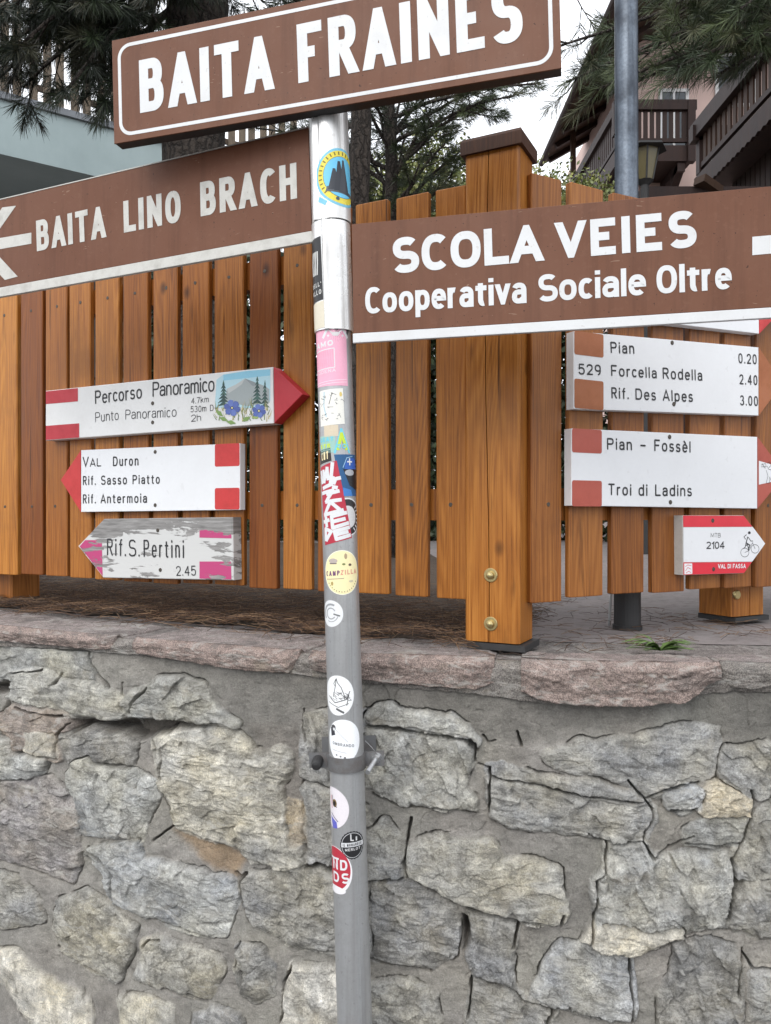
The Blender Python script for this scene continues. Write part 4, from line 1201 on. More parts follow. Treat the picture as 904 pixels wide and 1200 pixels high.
# ---- stickers: each a skin-tight patch with its print
class Stk:
    def __init__(s, r=PR, rpx=20.5, xoff=0.0, parent=None, dx=0.0):
        s.r, s.rpx, s.xoff, s.parent, s.dx = r, rpx, xoff, parent, dx
        s.base, s.pr = MB(), MB()
        s.h = 0
    def pt(s, w, y, h):
        return on_pole(w, y, s.r + h, s.xoff, s.rpx) + Vector((s.dx / F * PD, 0, 0))
    def ell(s, cw, cy, rw, ry, col, lev=0, base=False, n=40, a0=0, a1=360, sc=0.0):
        mbx = s.base if base else s.pr
        h = .00022 + .00011 * lev
        rings = max(3, int(max(rw, ry) / 1.6))
        V_ = [s.pt(cw, cy, h)]
        for r in range(1, rings + 1):
            for k_ in range(n):
                a = math.radians(a0 + (a1 - a0) * k_ / n)
                rr = r / rings * (1 + (sc * (1 if k_ % 2 else -1) if r == rings else 0))
                V_.append(s.pt(cw + rw * rr * math.cos(a), cy + ry * rr * math.sin(a), h))
        fs = [(0, 1 + k_, 1 + (k_ + 1) % n) for k_ in range(n)]
        for r in range(rings - 1):
            for k_ in range(n):
                l = (k_ + 1) % n
                fs.append((1 + r * n + k_, 1 + (r + 1) * n + k_, 1 + (r + 1) * n + l, 1 + r * n + l))
        mbx.add(V_, fs, col)
    def quad(s, c, col, lev=0, base=False, nx=24, ny=6):
        """corners tl, tr, br, bl in (w, row)"""
        mbx = s.base if base else s.pr
        h = .00022 + .00011 * lev
        if base: nx, ny = 56, 6
        V_ = []
        for j in range(ny + 1):
            for i in range(nx + 1):
                a, b = i / nx, j / ny
                w = (c[0][0] * (1 - a) + c[1][0] * a) * (1 - b) + (c[3][0] * (1 - a) + c[2][0] * a) * b
                y = (c[0][1] * (1 - a) + c[1][1] * a) * (1 - b) + (c[3][1] * (1 - a) + c[2][1] * a) * b
                V_.append(s.pt(w, y, h))
        mbx.add(V_, [(j * (nx + 1) + i, j * (nx + 1) + i + 1, (j + 1) * (nx + 1) + i + 1, (j + 1) * (nx + 1) + i) for j in range(ny) for i in range(nx)], col)
    def line(s, pts, t, col, lev=1):
        P2 = [Vector(p) for p in pts]
        for a, b in zip(P2[:-1], P2[1:]):
            d = (b - a)
            if d.length < 1e-6: continue
            m = Vector((-d.y, d.x)).normalized() * t / 2
            e = d.normalized() * t * .3
            s.quad([(a - e + m)[:], (b + e + m)[:], (b + e - m)[:], (a - e - m)[:]], col, lev, nx=max(2, int(d.length / 1.5)), ny=max(1, int(t / 1.2)))
    def text(s, txt, p0, p1, cap, t=.16, col=(.02, .02, .02, 1), lev=2, rc=False, gap=None, space=.5):
        lst = []
        letters(lst, None, txt, p0, p1, cap, t, 0, gap, space, 1.0, rc, col, uvmap=lambda x, y: (x, y))
        for pts, w, c in lst:
            s.pr.add([s.pt(p.x, p.y, .00022 + .00011 * lev + w * .3) for p in pts], [tuple(range(len(pts)))], c)
    def done(s, label=None):
        o = s.base.build('sticker', M['print'], s.parent or signpost, color=True)
        if label: o['label'] = label
        if s.pr.v:
            s.pr.build('print', M['print'], o, color=True)
        return o
WH, BK = (.68, .69, .70, 1), (.018, .018, .02, 1)
# black badge under the lower sleeve
s = Stk(); s.ell(2, 386, 19, 19, (.035, .03, .032, 1), base=True)
for sg_ in (-1, 1):
    s.line([(2 + 9 * sg_, 389), (2 + 15 * sg_, 399)], 3.2, WH); s.line([(2 + 9 * sg_, 390), (2 + 2 * sg_, 396)], 1.3, WH)
    s.ell(2 + 8.5 * sg_, 397.5, 1.3, 1.3, WH, 1, n=10)
s.line([(-7, 389.5), (11, 389.5)], 1.6, (.3, .28, .28, 1)); s.quad([(-4, 393.5), (8, 393.5), (5, 398), (-1, 398)], (.62, .6, .6, 1), 2)
s.done('black badge with white tools half under the sleeve')
# pink
PK = lin(232, 168, 190)
s = Stk(); s.quad([(-31, 390), (16, 390), (16, 455), (-29, 455)], PK, base=True, nx=20)
s.text('IAMO', (-29, 411.5), (-1, 409), 6.5, .24, WH)
s.line([(-28, 415), (0, 412), (0, 434), (-28, 436.5)], 1.0, WH)
s.quad([(-28, 415.5), (-.6, 412.6), (-.6, 433.4), (-28, 436)], lin(224, 138, 160), 0)
s.text('MODENA', (-28, 442), (1, 439), 4, .2, lin(240, 205, 215))
s.line([(-30, 451.5), (14, 447.5)], .8, lin(240, 205, 215)); s.line([(-30, 454), (14, 450.5)], .8, lin(240, 205, 215))
s.done('pink sticker with a white outlined square')
# white card with faint drawing
s = Stk(); s.quad([(-23, 460), (9, 458), (10, 499), (-22, 501)], lin(226, 224, 216), base=True, nx=16)
for a_ in range(26):
    w_, y_ = rnd.uniform(-20, 6), rnd.uniform(463, 496)
    s.line([(w_, y_), (w_ + rnd.uniform(-2.5, 3.5), y_ + rnd.uniform(-1.5, 1.5)), (w_ + rnd.uniform(-2, 5), y_ + rnd.uniform(-2, 2))], .55, rnd.choice([lin(70, 70, 72), lin(120, 120, 120), lin(150, 150, 148)]))
s.line([(-14, 462), (-15, 478), (-12, 490)], 1.6, lin(180, 205, 215)); s.line([(-4, 463), (-8, 476)], .7, lin(70, 70, 70)); s.ell(6, 465, 1.6, 2.8, lin(214, 190, 110), 1, n=12)
s.done('white card with a faint ink drawing')
s = Stk(); s.quad([(-16, 500.5), (2, 500), (2, 513), (-16, 513)], lin(206, 192, 168), base=True, nx=10)
s.done('torn strip of cream paper')
# light blue and lime
LB, LG = lin(110, 196, 214), lin(190, 214, 60)
s = Stk(); s.quad([(-25, 512.5), (-2, 511), (-1, 531), (-24, 533)], lin(150, 190, 180), base=True)
s.text('GEAT', (-24, 519.5), (-4, 518), 5, .26, LB); s.text('STR', (-23, 527), (-8, 526), 5, .26, LG)
for q_ in ([(5.5, 505), (15, 532)], [(5.5, 505), (-3, 532)]):
    s.line(q_, 2.6, LB)
s.line([(5.5, 510), (11, 528)], 3.6, LG, 2); s.line([(5.5, 510), (1, 528)], 3.6, LG, 2); s.text('90', (-1, 528), (11, 527), 5.5, .22, LB, 4)
s.done('light blue and lime triangle sticker')
s = Stk(); s.quad([(-29, 529), (-8, 526), (-7, 541), (-28, 545)], lin(38, 33, 30), base=True)
s.text('CHT', (-22, 540.5), (-11, 538.5), 9, .24, lin(232, 216, 170)); s.done('black sticker with cream letters')
# blue cap and black face
s = Stk(); s.quad([(-4, 534), (32, 534), (32, 582), (4, 582)], lin(30, 84, 130), base=True, nx=16)
s.ell(20, 549, 12, 11, lin(44, 92, 176), 1); s.quad([(6, 551), (32, 551), (32, 578), (14, 570)], lin(24, 24, 28), 2)
s.line([(15, 539), (15, 546)], 1.7, WH, 3); s.line([(12, 542.5), (18.5, 542.5)], 1.7, WH, 3); s.line([(6, 549), (11, 538), (20, 536)], .8, lin(150, 190, 220), 3)
s.ell(15, 555, 7, 3.6, lin(170, 172, 176), 3, n=20); s.quad([(5, 572), (16, 575), (18, 582), (6, 582)], lin(56, 120, 190), 3)
s.done('blue sticker with a cap and dark face')
# round black with white edge
s = Stk(); s.ell(10, 606, 22, 22, WH, 0, base=True)
s.ell(10, 606, 20.5, 20.5, BK, 1); s.ell(10, 606, 13, 13, (.6, .6, .6, 1), 2)
for a_ in range(-40, 60, 16):
    c_, sn_ = math.cos(math.radians(a_)), math.sin(math.radians(a_))
    s.line([(10 + 15.5 * c_, 606 + 15.5 * sn_), (10 + 18.5 * c_, 606 + 18.5 * sn_)], 1.6, WH, 2)
s.done('round black sticker with a white rim')
# red graffiti
RD = lin(176, 42, 62)
s = Stk(); s.quad([(-26, 548), (-1, 541), (15, 630), (-20, 638)], RD, 3, base=True, nx=16, ny=10)
for st_ in ([(-24, 553), (-22, 566)], [(-19, 552), (-18, 565), (-13, 549), (-12, 562)], [(-6, 544), (-9, 566)], [(-20, 572), (-8, 568), (-6, 560)], [(-5, 567), (-3, 562), (2, 561)], [(-2, 572), (-6, 571)],
            [(-22, 578), (-6, 575), (-16, 588), (2, 586)], [(-18, 602), (-10, 588), (4, 600)], [(-19, 603), (4, 598)], [(-14, 579), (0, 576)], [(-17, 606), (-16, 616)], [(-20, 611), (-13, 609)],
            [(-9, 605), (8, 601)], [(-8, 611), (6, 608)], [(-9, 605), (-8, 618), (10, 613)], [(-18, 619), (-18, 632)], [(-18, 619), (-10, 622), (-17, 632)], [(-6, 622), (11, 618)], [(-5, 626), (9, 623)], [(-6, 622), (-4, 631), (12, 627)]):
    s.line(st_, 4.2, WH, 5)
s.done('red sticker with white graffiti letters')
# pale yellow oval
PY_ = lin(238, 226, 176)
s = Stk(); s.ell(1.5, 669.5, 23.2, 25.6, lin(244, 240, 220), base=True); s.ell(1.5, 669.5, 22.4, 24.8, PY_, 1)
s.text('CAMP', (-19, 673.5), (-1.5, 672.5), 5.6, .22, lin(110, 70, 110), 3); s.text('ZILLA', (-.5, 672.3), (20, 671.5), 5.6, .2, lin(214, 150, 130), 3)
s.line([(-18, 677), (3, 676.2)], .9, lin(170, 150, 130), 3)
s.ell(-9, 656, 5.5, 3.0, lin(180, 168, 160), 2, n=16); s.line([(-13, 659), (-5, 659)], 1.2, lin(110, 100, 100), 3); s.ell(6, 651, 1.8, 3.4, lin(170, 150, 120), 2, n=12); s.ell(3.5, 660, 2.0, 1.3, lin(120, 130, 80), 2, n=10); s.ell(11, 661, 2.0, 1.6, lin(100, 80, 70), 2, n=10); s.ell(-11, 682, 1.6, 2.4, lin(170, 150, 90), 2, n=10); s.ell(12, 680, 3, 1.4, lin(200, 190, 160), 2, n=10)
for a_ in range(30, 155, 9):
    c_, sn_ = math.cos(math.radians(a_)), math.sin(math.radians(a_))
    s.ell(1.5 + 20 * c_, 669.5 + 22.3 * sn_, .7, .7, lin(130, 120, 90), 2, n=6)
s.done('pale yellow oval sticker with small camping drawings')
# small white circle with letter ring
s = Stk(); s.ell(-14, 716.5, 15.2, 15.4, lin(222, 223, 224), base=True)
for r_, t_, c0, c1 in ((10.5, 2.2, 150, 300), (6.2, 1.2, 40, 330), (9.5, .8, 20, 120)):
    s.line([(-14 + r_ * math.cos(math.radians(a_)), 716.5 + r_ * math.sin(math.radians(a_))) for a_ in range(c0, c1, 12)], t_, lin(150, 152, 154), 2)
s.line([(-10, 717), (-3, 719)], 1.6, lin(110, 112, 114), 3); s.done('small white round sticker with grey rings')
# howling animal line drawing
s = Stk(); s.ell(-8.5, 810.5, 19.5, 23, lin(232, 233, 233), base=True)
INK = lin(60, 60, 62)
s.line([(-14, 812), (-11, 800), (-9.5, 791), (-8, 796), (-4, 801), (-1, 809), (0, 815)], .8, INK); s.line([(-11, 800), (-13, 797), (-9.5, 791)], .7, INK)
for a_ in range(30):
    w_, y_ = rnd.uniform(-20, 5), rnd.uniform(806, 817)
    s.line([(w_, y_), (w_ + rnd.uniform(1, 5), y_ + rnd.uniform(-1, 4))], .55, rnd.choice([INK, lin(120, 120, 122)]))
s.line([(-21, 812), (-12, 819), (2, 815), (6, 806)], .9, INK); s.line([(-22, 819), (-8, 824), (4, 820)], .7, INK); s.line([(-10, 826), (-2, 830)], 2.4, lin(90, 90, 92)); s.line([(2, 822), (5, 808)], .8, INK)
s.done('white oval sticker with an animal drawn in ink')
# white circle with bird and lettering
s = Stk(); s.ell(-3.5, 862.5, 21, 24.5, lin(234, 236, 238), base=True)
s.quad([(-20, 848), (-15, 846), (-13, 856), (-19, 858)], lin(60, 60, 66), 1); s.ell(-15.5, 848, 3.4, 3.6, lin(80, 78, 80), 2, n=14); s.ell(-14.5, 849.5, 1.6, 1.8, WH, 3, n=10)
s.line([(-12, 850), (-4, 858), (2, 864)], .5, lin(170, 172, 175)); s.text('OMBRANDO', (-17, 867), (9, 870.5), 3.4, .18, lin(120, 122, 126), 3); s.line([(-18, 873), (0, 876.5)], .8, lin(190, 190, 192)); s.ell(-12, 879, 1.2, 1.2, lin(130, 130, 132), 2, n=8); s.ell(-7, 880.5, 1.2, 1.2, lin(130, 130, 132), 2, n=8); s.ell(-2, 882, 1.5, 1.3, lin(100, 100, 102), 2, n=8)
s.done('large white oval sticker with a small bird')
# animal face
s = Stk(); s.ell(-20, 941, 21, 23.5, lin(222, 216, 220), base=True)
s.ell(-17.5, 935.5, 3.6, 4.6, lin(120, 100, 64), 2, n=18); s.ell(-17.5, 935.5, 1.9, 2.6, BK, 3, n=14); s.line([(-21, 927), (-20, 938), (-14, 939.5)], .9, lin(70, 56, 60), 3); s.line([(-24, 928), (-22.5, 942)], 1.4, lin(190, 120, 130), 2)
s.quad([(-26, 951), (-15, 957), (-14, 964), (-22, 965)], lin(98, 100, 186), 2); s.line([(-24, 948), (-13, 956)], 1.0, lin(60, 60, 110), 3)
s.done('white sticker with an animal eye and blue collar')
# black round seal
s = Stk(); s.ell(4, 982.5, 14.8, 16, BK, base=True, n=48, sc=.02)
s.ell(4, 982.5, 13.2, 14.4, (.55, .56, .57, 1), 1); s.ell(4, 982.5, 12.6, 13.8, BK, 2)
s.quad([(-9.5, 979.5), (17.5, 979), (17.5, 984), (-9.5, 984.5)], (.62, .63, .64, 1), 3); s.text('IL MONANDER', (-7.5, 983.6), (15, 983), 3, .2, BK, 4); s.text('MERLOT', (-5, 989), (13, 988), 3, .2, (.6, .6, .6, 1), 4)
s.line([(2, 970), (2, 976.5), (5, 977)], 1.4, (.6, .6, .6, 1), 3); s.line([(8.5, 973.5), (8.5, 977)], 1.8, (.6, .6, .6, 1), 3)
s.done('round black seal with a white band')
# red and white label
s = Stk(); s.ell(-20, 1013, 22.5, 27, lin(226, 224, 226), base=True); s.ell(-20, 1011, 20.6, 24.5, lin(176, 52, 66), 1)
s.quad([(-42, 1028), (2, 1028), (2, 1041), (-42, 1041)], lin(226, 224, 226), 2) if False else None
s.text('ND', (-24, 1012), (-3, 1011), 12, .2, WH, 3); s.text('DS', (-24, 1027), (-1, 1026), 12, .2, WH, 3); s.line([(-31, 1000), (-14, 999)], 2.2, WH, 3); s.ell(-20, 1035.5, 14.5, 4.5, lin(226, 224, 226), 3)
s.done('red and white oval sticker with block letters')

# clamp holding the pole to the wall
cy_ = 891
t_ = (600 - cy_) / F * PD + CAMZ
cc_ = A0 + (A1 - A0) * ((t_ - A0.z) / (A1.z - A0.z))
mb = MB()
hb, R0, R1 = .0125, PR + .0004, PR + .0034
nn = 40
V_ = []
for k_ in range(nn + 1):
    a = math.radians(-98 + 196 * k_ / nn)
    d_ = pe1 * math.sin(a) + pe2 * math.cos(a)
    V_ += [cc_ + d_ * R0 - pdir * hb, cc_ + d_ * R1 - pdir * hb, cc_ + d_ * R1 + pdir * hb, cc_ + d_ * R0 + pdir * hb]
fs = []
for k_ in range(nn):
    for q in range(4):
        fs.append((k_ * 4 + q, k_ * 4 + (q + 1) % 4, k_ * 4 + 4 + (q + 1) % 4, k_ * 4 + 4 + q))
mb.add(V_, fs)
for sg_ in (-1, 1):
    o_ = cc_ + pe1 * (sg_ * (PR + .001)) - pe2 * .004
    mb.box(o_ - pdir * hb - pe2 * .0015, pe1 * (sg_ * .034), pe2 * .003, pdir * (2 * hb))
    mb.box(o_ - pdir * (hb * .98) - pe2 * .0052, pe1 * (sg_ * .034), pe2 * .003, pdir * (1.96 * hb))
clamp = mb.build('clamp', M['clamp'], signpost)
mb = MB()
mb.tube([cc_ - pe2 * (PR + .001), cc_ - pe2 * .125], .008, 10)
mb.box(cc_ - pe2 * .088 - pe1 * .05 - pdir * .017, pe1 * .1, pe2 * .004, pdir * .034)
mb.build('wall_bracket', M['clamp'], clamp)
for sg_, mm, ln in ((1, 'steel', .040), (-1, 'black', .020)):
    c0 = cc_ + pe1 * (sg_ * (PR + .020)) - pe2 * .001
    ax = (pe2 + pe1 * (-.35 if sg_ > 0 else -.1) - pdir * .25).normalized()
    hx = MB()
    if sg_ > 0:
        hx.tube([c0 - ax * .006, c0 - ax * .0042], .0105, 20)
        hx.tube([c0 - ax * .0042, c0 + ax * .004], .0075, 6)
        pts_ = []; rr_ = []
        for q in range(24):
            pts_.append(c0 + ax * (.004 + ln * q / 24)); rr_.append(.0042 if q % 2 else .0036)
        hx.tube(pts_, rr_, 12)
    else:
        hx.tube([c0 - ax * .004, c0 + ax * .002, c0 + ax * .012, c0 + ax * .017, c0 + ax * .0185], [.0095, .0098, .0095, .0078, .004], 14)
        hx.tube([c0 - ax * .012, c0 - ax * .004], .008, 6)
    hx.build('bolt', M[mm], clamp)
wi = MB()
wi.tube([at(428, 868, 1.40), at(436, 876, 1.39), at(444, 886, 1.375), at(446, 892, 1.37)], .0005, 5)
wi.build('wire', M['steel'], clamp)

# ------------------------------------------------------------------ the three brown signs on the pole
def sign_plane(X, Y, Z, yaw, roll, scale=1.0):
    o = Vector((X, Y, Z)) * scale + Vector((0, 0, CAMZ))
    e0 = Vector((math.cos(yaw), -math.sin(yaw), 0))
    u = e0 * math.cos(roll) + Vector((0, 0, 1)) * math.sin(roll)
    v = -e0 * math.sin(roll) + Vector((0, 0, 1)) * math.cos(roll)
    return Plane(o, u, v)

# top sign
P1 = sign_plane(-.5285, 1.5152, .9102, .2642, .0258, .93)
w1_, h1_ = .8432 * .93, .2 * .93
t1 = thing('direction_sign', 'topmost brown sign with a rounded white border and tall white capitals, across the pole top', 'sign', P1.p(w1_ / 2, -h1_, -.01), 'brown signs on the pole')
mb = MB(); mb.prism(P1, [(0, -h1_), (w1_, -h1_), (w1_, 0), (0, 0)], -.0025, 0, ch=.0004)
mb.build('panel', M['brown_sign'], t1)
mb = MB()
for v0, v1 in ((-h1_ + .0006, -h1_ + .0026), (-.0026, -.0006)):
    mb.box(P1.p(.001, v0, -.0026), P1.ex * (w1_ - .002), P1.ey * (v1 - v0), P1.n * -.022)
mb.box(P1.p(.001, -h1_ + .0028, -.0026), P1.ex * .002, P1.ey * (h1_ - .0056), P1.n * -.022)
mb.box(P1.p(w1_ - .003, -h1_ + .0028, -.0026), P1.ex * .002, P1.ey * (h1_ - .0056), P1.n * -.022)
mb.build('channel', M['black'], t1)
mb = MB()
band(mb, P1, roundrect(.0145, -h1_ + .0135, w1_ - .0145, -.0135, .022), .0062, .0004, closed=True)
mb.build('border', M['sign_white'], t1)
mb = MB()
letters(mb, P1, 'BAITA', (164.5, 132.5), (320, 104.2), 62, .19, .0005, gap=.11)
mb.build('lettering', M['sign_white'], t1); mb = MB()
letters(mb, P1, 'FRAINES', (350, 97.5), (612.5, 47.5), 69, .185, .0005, gap=.115)
mb.build('lettering', M['sign_white'], t1)

# left sign
P2 = sign_plane(-.7983, 1.6195, .6432, .3666, .0352)
X0_ = -.30
w2_, h2_ = .7116, .2
t2 = thing('direction_sign', 'brown sign on the left of the pole with worn cream capitals and a left arrow', 'sign', P2.p(w2_, -h2_, 0), 'brown signs on the pole')
mb = MB(); mb.prism(P2, [(X0_, -h2_ + .020), (w2_, -h2_ + .020), (w2_, 0), (X0_, 0)], -.003, 0, ch=.0005)
mb.build('panel', M['brown_sign'], t2)
mb = MB(); mb.prism(P2, [(X0_, -h2_), (w2_ + .001, -h2_), (w2_ + .001, -h2_ + .0195), (X0_, -h2_ + .0195)], -.006, .0012, ch=.0008)
mb.prism(P2, [(X0_, .0003), (w2_, .0003), (w2_, .0022), (X0_, .0022)], -.006, .0006)
mb.build('edge_strip', M['sign_grey'], t2)
mb = MB()
letters(mb, P2, 'BAITA', (43.5, 294.5), (124, 277.8), 36, .19, .0005, gap=.12)
mb.build('lettering', M['sign_grey'], t2); mb = MB()
letters(mb, P2, 'LINO', (145.5, 272.7), (212.5, 259.8), 37, .20, .0005, gap=.13)
mb.build('lettering', M['sign_grey'], t2); mb = MB()
letters(mb, P2, 'BRACH', (235.5, 253.6), (348.5, 232.2), 40, .20, .0005, gap=.13)
mb.build('lettering', M['sign_grey'], t2)
mb = MB()
q = lambda *a: [P2.uv(x, y) for x, y in a]
mb.flat(P2, q((-12, 281), (37, 272.5), (37, 285.5), (-12, 294)), .0005)
mb.flat(P2, q((3, 243), (19, 241), (-14, 288), (-30, 290)), .00056)
mb.flat(P2, q((-30, 290), (-14, 286), (21, 324), (6, 328)), .00062)
mb.build('arrow', M['sign_grey'], t2)

# right sign
P3 = sign_plane(-.0568, 1.3179, .4834, .1954, .0167)
w3_, h3_ = .98, .2
t3 = thing('direction_sign', 'brown sign on the right of the pole with two lines of bold white letters', 'sign', P3.p(0, -h3_, 0), 'brown signs on the pole')
mb = MB(); mb.prism(P3, [(0, -h3_ + .0165), (w3_, -h3_ + .0165), (w3_, 0), (0, 0)], -.003, 0, ch=.0005)
mb.build('panel', M['brown_sign'], t3)
mb = MB(); mb.prism(P3, [(-.001, -h3_), (w3_, -h3_), (w3_, -h3_ + .016), (-.001, -h3_ + .016)], -.006, .0012, ch=.0008)
mb.build('edge_strip', M['sign_white'], t3)
mb = MB()
letters(mb, P3, 'SCOLA', (460.5, 321), (635.5, 305.5), 42, .22, .0005, gap=.095)
letters(mb, P3, 'VEIES', (652.5, 303.5), (816, 289.5), 42.5, .22, .0005, gap=.16)
mb.build('lettering', M['sign_white'], t3); mb = MB()
letters(mb, P3, 'Cooperativa', (428.5, 368), (617.5, 355), 31, .185, .0005, gap=.07)
letters(mb, P3, 'Sociale', (631, 354), (757, 345.5), 32, .185, .0005, gap=.07)
letters(mb, P3, 'Oltre', (770, 344.6), (857.5, 338.5), 33, .185, .0005, gap=.075)
mb.build('lettering', M['sign_white'], t3)
mb = MB()
q = lambda *a: [P3.uv(x, y) for x, y in a]
mb.flat(P3, q((882, 277.5), (985, 268), (985, 290), (882, 299)), .0005)
mb.flat(P3, q((950, 235), (972, 233), (1018, 277), (998, 280)), .00056)
mb.flat(P3, q((998, 276), (1018, 277), (978, 325), (956, 327)), .00062)
mb.build('arrow', M['sign_white'], t3)

# aluminium sleeves: each the round end profile that holds its sign on the pole
def sleeve(par, y0, y1, cx0, cx1, r, ridge_w, name='sleeve'):
    mb = MB()
    n = 56
    V_ = []
    for yy in (y1, y0):
        c = axis_pt(yy)
        c = c + Vector((cx0 / F * PD, 0, 0))
        for k_ in range(n):
            a = 2 * math.pi * k_ / n
            w_ = (math.degrees(a) + 180) % 360 - 180
            rr = r
            if abs(w_ - ridge_w) < 7: rr = r + .0035
            if abs(w_ - ridge_w - 14) < 4: rr = r - .0012
            V_.append(c + (pe1 * math.sin(a) + pe2 * math.cos(a)) * rr)
        for k_ in range(n):
            a = 2 * math.pi * k_ / n
            V_.append(c + (pe1 * math.sin(a) + pe2 * math.cos(a)) * (PR + .0006))
    fs = []
    for k_ in range(n):
        l = (k_ + 1) % n
        fs += [(k_, l, 2 * n + l, 2 * n + k_), (2 * n + k_, 2 * n + l, 3 * n + l, 3 * n + k_), (n + k_, n + l, l, k_)]
    mb.add(V_, fs)
    return mb.build(name, M['alu'], par)
sv1 = sleeve(t2, 133, 263, 1.6, 0, .0338, -46)
sv2 = sleeve(t3, 264.5, 390, .6, 0, .0335, -15)
for sg_, par, uu, P_ in ((1, t3, 0, P3), (-1, t2, w2_, P2)):     # web joining profile and panel
    mb = MB()
    hgt = .2
    a_ = P_.p(uu - sg_ * .012, -.006, -.004)
    mb.box(P_.p(uu + .001 if sg_ > 0 else uu - .013, -h2_ + .021, -.0036), P_.ex * .012, P_.n * -.004, P_.ey * (hgt - .03))
    mb.build('web', M['alu'], par)
# stickers on the sleeves
def r_at(par, r, off): return Stk(r, r / PR * 20.5, 0, par, off)
s = r_at(sv1, .0339, 1.6)
s.ell(15, 216, 33, 33.5, lin(120, 190, 215), base=True); s.ell(15, 216, 30, 30.5, lin(226, 208, 70), 1); s.ell(15, 216, 23.5, 24, lin(50, 60, 60), 2); s.ell(15, 216, 23, 23.5, lin(104, 190, 226), 3)
s.quad([(-4, 227), (32, 232), (32, 236), (-6, 233)], lin(80, 84, 90), 4); s.quad([(3, 207), (6, 207), (12, 231), (-3, 231)], lin(44, 48, 56), 5); s.quad([(9, 198), (12, 198), (18, 232), (4, 232)], lin(40, 44, 52), 6); s.quad([(15, 196), (17, 196), (24, 234), (10, 233)], lin(50, 54, 62), 7)
for a_ in range(140, 300, 11):
    c_, sn_ = math.cos(math.radians(a_)), math.sin(math.radians(a_))
    s.line([(15 + 25.5 * c_, 216 + 26 * sn_), (15 + 28.5 * c_, 216 + 29 * sn_)], 1.5, lin(110, 100, 40), 2)
s.quad([(-14, 238), (-4, 244), (-7, 249), (-16, 243)], lin(120, 190, 215), 2); s.ell(8, 241, 2.4, 2, lin(60, 80, 90), 4, n=10)
s.done('round blue and yellow sticker with dark rock towers')
s = r_at(sv2, .0337, .6)
s.quad([(-38, 285), (-13, 283), (-12, 356), (-37, 358)], lin(34, 33, 34), base=True, nx=14)
for k_ in range(5):
    s.line([(-30 + k_ * 2.6, 326), (-33 + k_ * 3.6, 312), (-28 + k_ * 2.4, 300)], 1.7, lin(212, 212, 208), 2)
s.text("DELL'", (-32, 341), (-14, 340), 5, .2, lin(200, 200, 196)); s.text('ALLO', (-32, 350), (-14, 349), 5.5, .2, lin(200, 200, 196)); s.done('black sticker with a white flame')
s = r_at(sv2, .0337, .6); s.quad([(-36, 359), (-11, 357), (-11, 388), (-35, 389)], lin(214, 206, 186), base=True); s.done('strip of cream tape')

# ------------------------------------------------------------------ trail boards on the fence
def screws(par, P, pts, w):
    for x, y in pts:
        u, v = P.uv(x, y, w)
        mb = MB()
        mb.prism(P, [(u + .0048 * math.cos(a * math.pi / 6), v + .0048 * math.sin(a * math.pi / 6)) for a in range(12)], w - .001, w + .0012, ch=.0006)
        mb.build('screw', M['screw'], par)

# 1 painted panorama board
T = .030
Pb = LP.shifted(T)
def uvs(P, *a): return [P.uv(x, y) for x, y in a]
def quadparts(par, P, name, pts, mat, w0, w1, ch=.0008):
    mb = MB(); mb.prism(P, pts, w0, w1, ch=ch); return mb.build(name, mat, par)
tl = lambda x: 454 + (430 - 454) / (320 - 92) * (x - 92)
bl = lambda x: 513 + (496 - 513) / (322 - 93) * (x - 93)
b1 = thing('trail_sign', 'white wooden arrow board painted with mountains, firs and blue flowers, pointing right', 'sign', Pb.p(*Pb.uv(205, 505), -T), 'trail boards on the left fence')
quadparts(b1, Pb, 'board', uvs(Pb, (53.5, bl(53.5) + .2), (321, bl(321)), (320, tl(320)), (53.5, tl(53.5))), M['white_wood'], -T + .0005, 0, .0012)
quadparts(b1, Pb, 'arrow_tip', uvs(Pb, (321.6, bl(322)), (355, 462), (320.6, tl(320))), M['crimson'], -T + .0005, .0004, .0012)
mb = MB()
mb.flat(Pb, uvs(Pb, (54, 473.5), (91.5, 470.3), (91.5, tl(91.5) + .6), (54, tl(54) + .6)), .0005)
mb.build('red_band', M['crimson'], b1); mb = MB()
mb.flat(Pb, uvs(Pb, (54, bl(54) - .4), (93, bl(93) - .4), (93, 496), (54, 499)), .0005)
mb.build('red_band', M['crimson'], b1)
mb = MB()
def lt(*a, **k): letters(mb, *a, **k)
def fl(par, mat='ink', name='lettering'):      # one part for each line of writing
    global mb
    mb.build(name, M[mat], par)
    mb = MB()
HW = dict(rc=True, wob=.02)
lt(Pb, 'Percorso', (111.5, 473.5), (166.5, 467), 15.5, .13, .0004, gap=.12, **HW)
fl(b1)
lt(Pb, 'Panoramico', (178.7, 465), (251.5, 459), 17, .115, .0004, gap=.07, **HW)
fl(b1)
lt(Pb, 'Punto', (112, 494.8), (139.5, 492), 11.5, .09, .0004, gap=.16, **HW)
fl(b1)
lt(Pb, 'Panoramico', (147, 491.5), (207, 488.5), 11.5, .09, .0004, gap=.16, **HW)
fl(b1)
lt(Pb, '4.7km', (224.4, 473.4), (245, 471), 7, .11, .0004, **HW); lt(Pb, '530m D+', (223.8, 483.3), (254, 481.2), 7.3, .11, .0004, **HW); lt(Pb, '2h', (224.4, 494.2), (236, 493), 8, .11, .0004, **HW)
fl(b1)
pm = MB()
def pf(pts, col, lev): pm.flat(Pb, uvs(Pb, *pts), .0004 + .00005 * lev, col)
pf([(252, 478), (254, 445), (262, 439), (290, 434.5), (317, 432.5), (317, 470), (300, 478)], lin(178, 212, 222), 0)
pf([(262, 439), (290, 434.5), (317, 432.5), (317, 440), (262, 446)], lin(140, 198, 220), 1)
pf([(264, 470), (266, 455.5), (276, 451), (287.5, 443.5), (298, 447.5), (310, 452), (316, 456), (316, 472), (290, 476)], lin(158, 166, 166), 2)
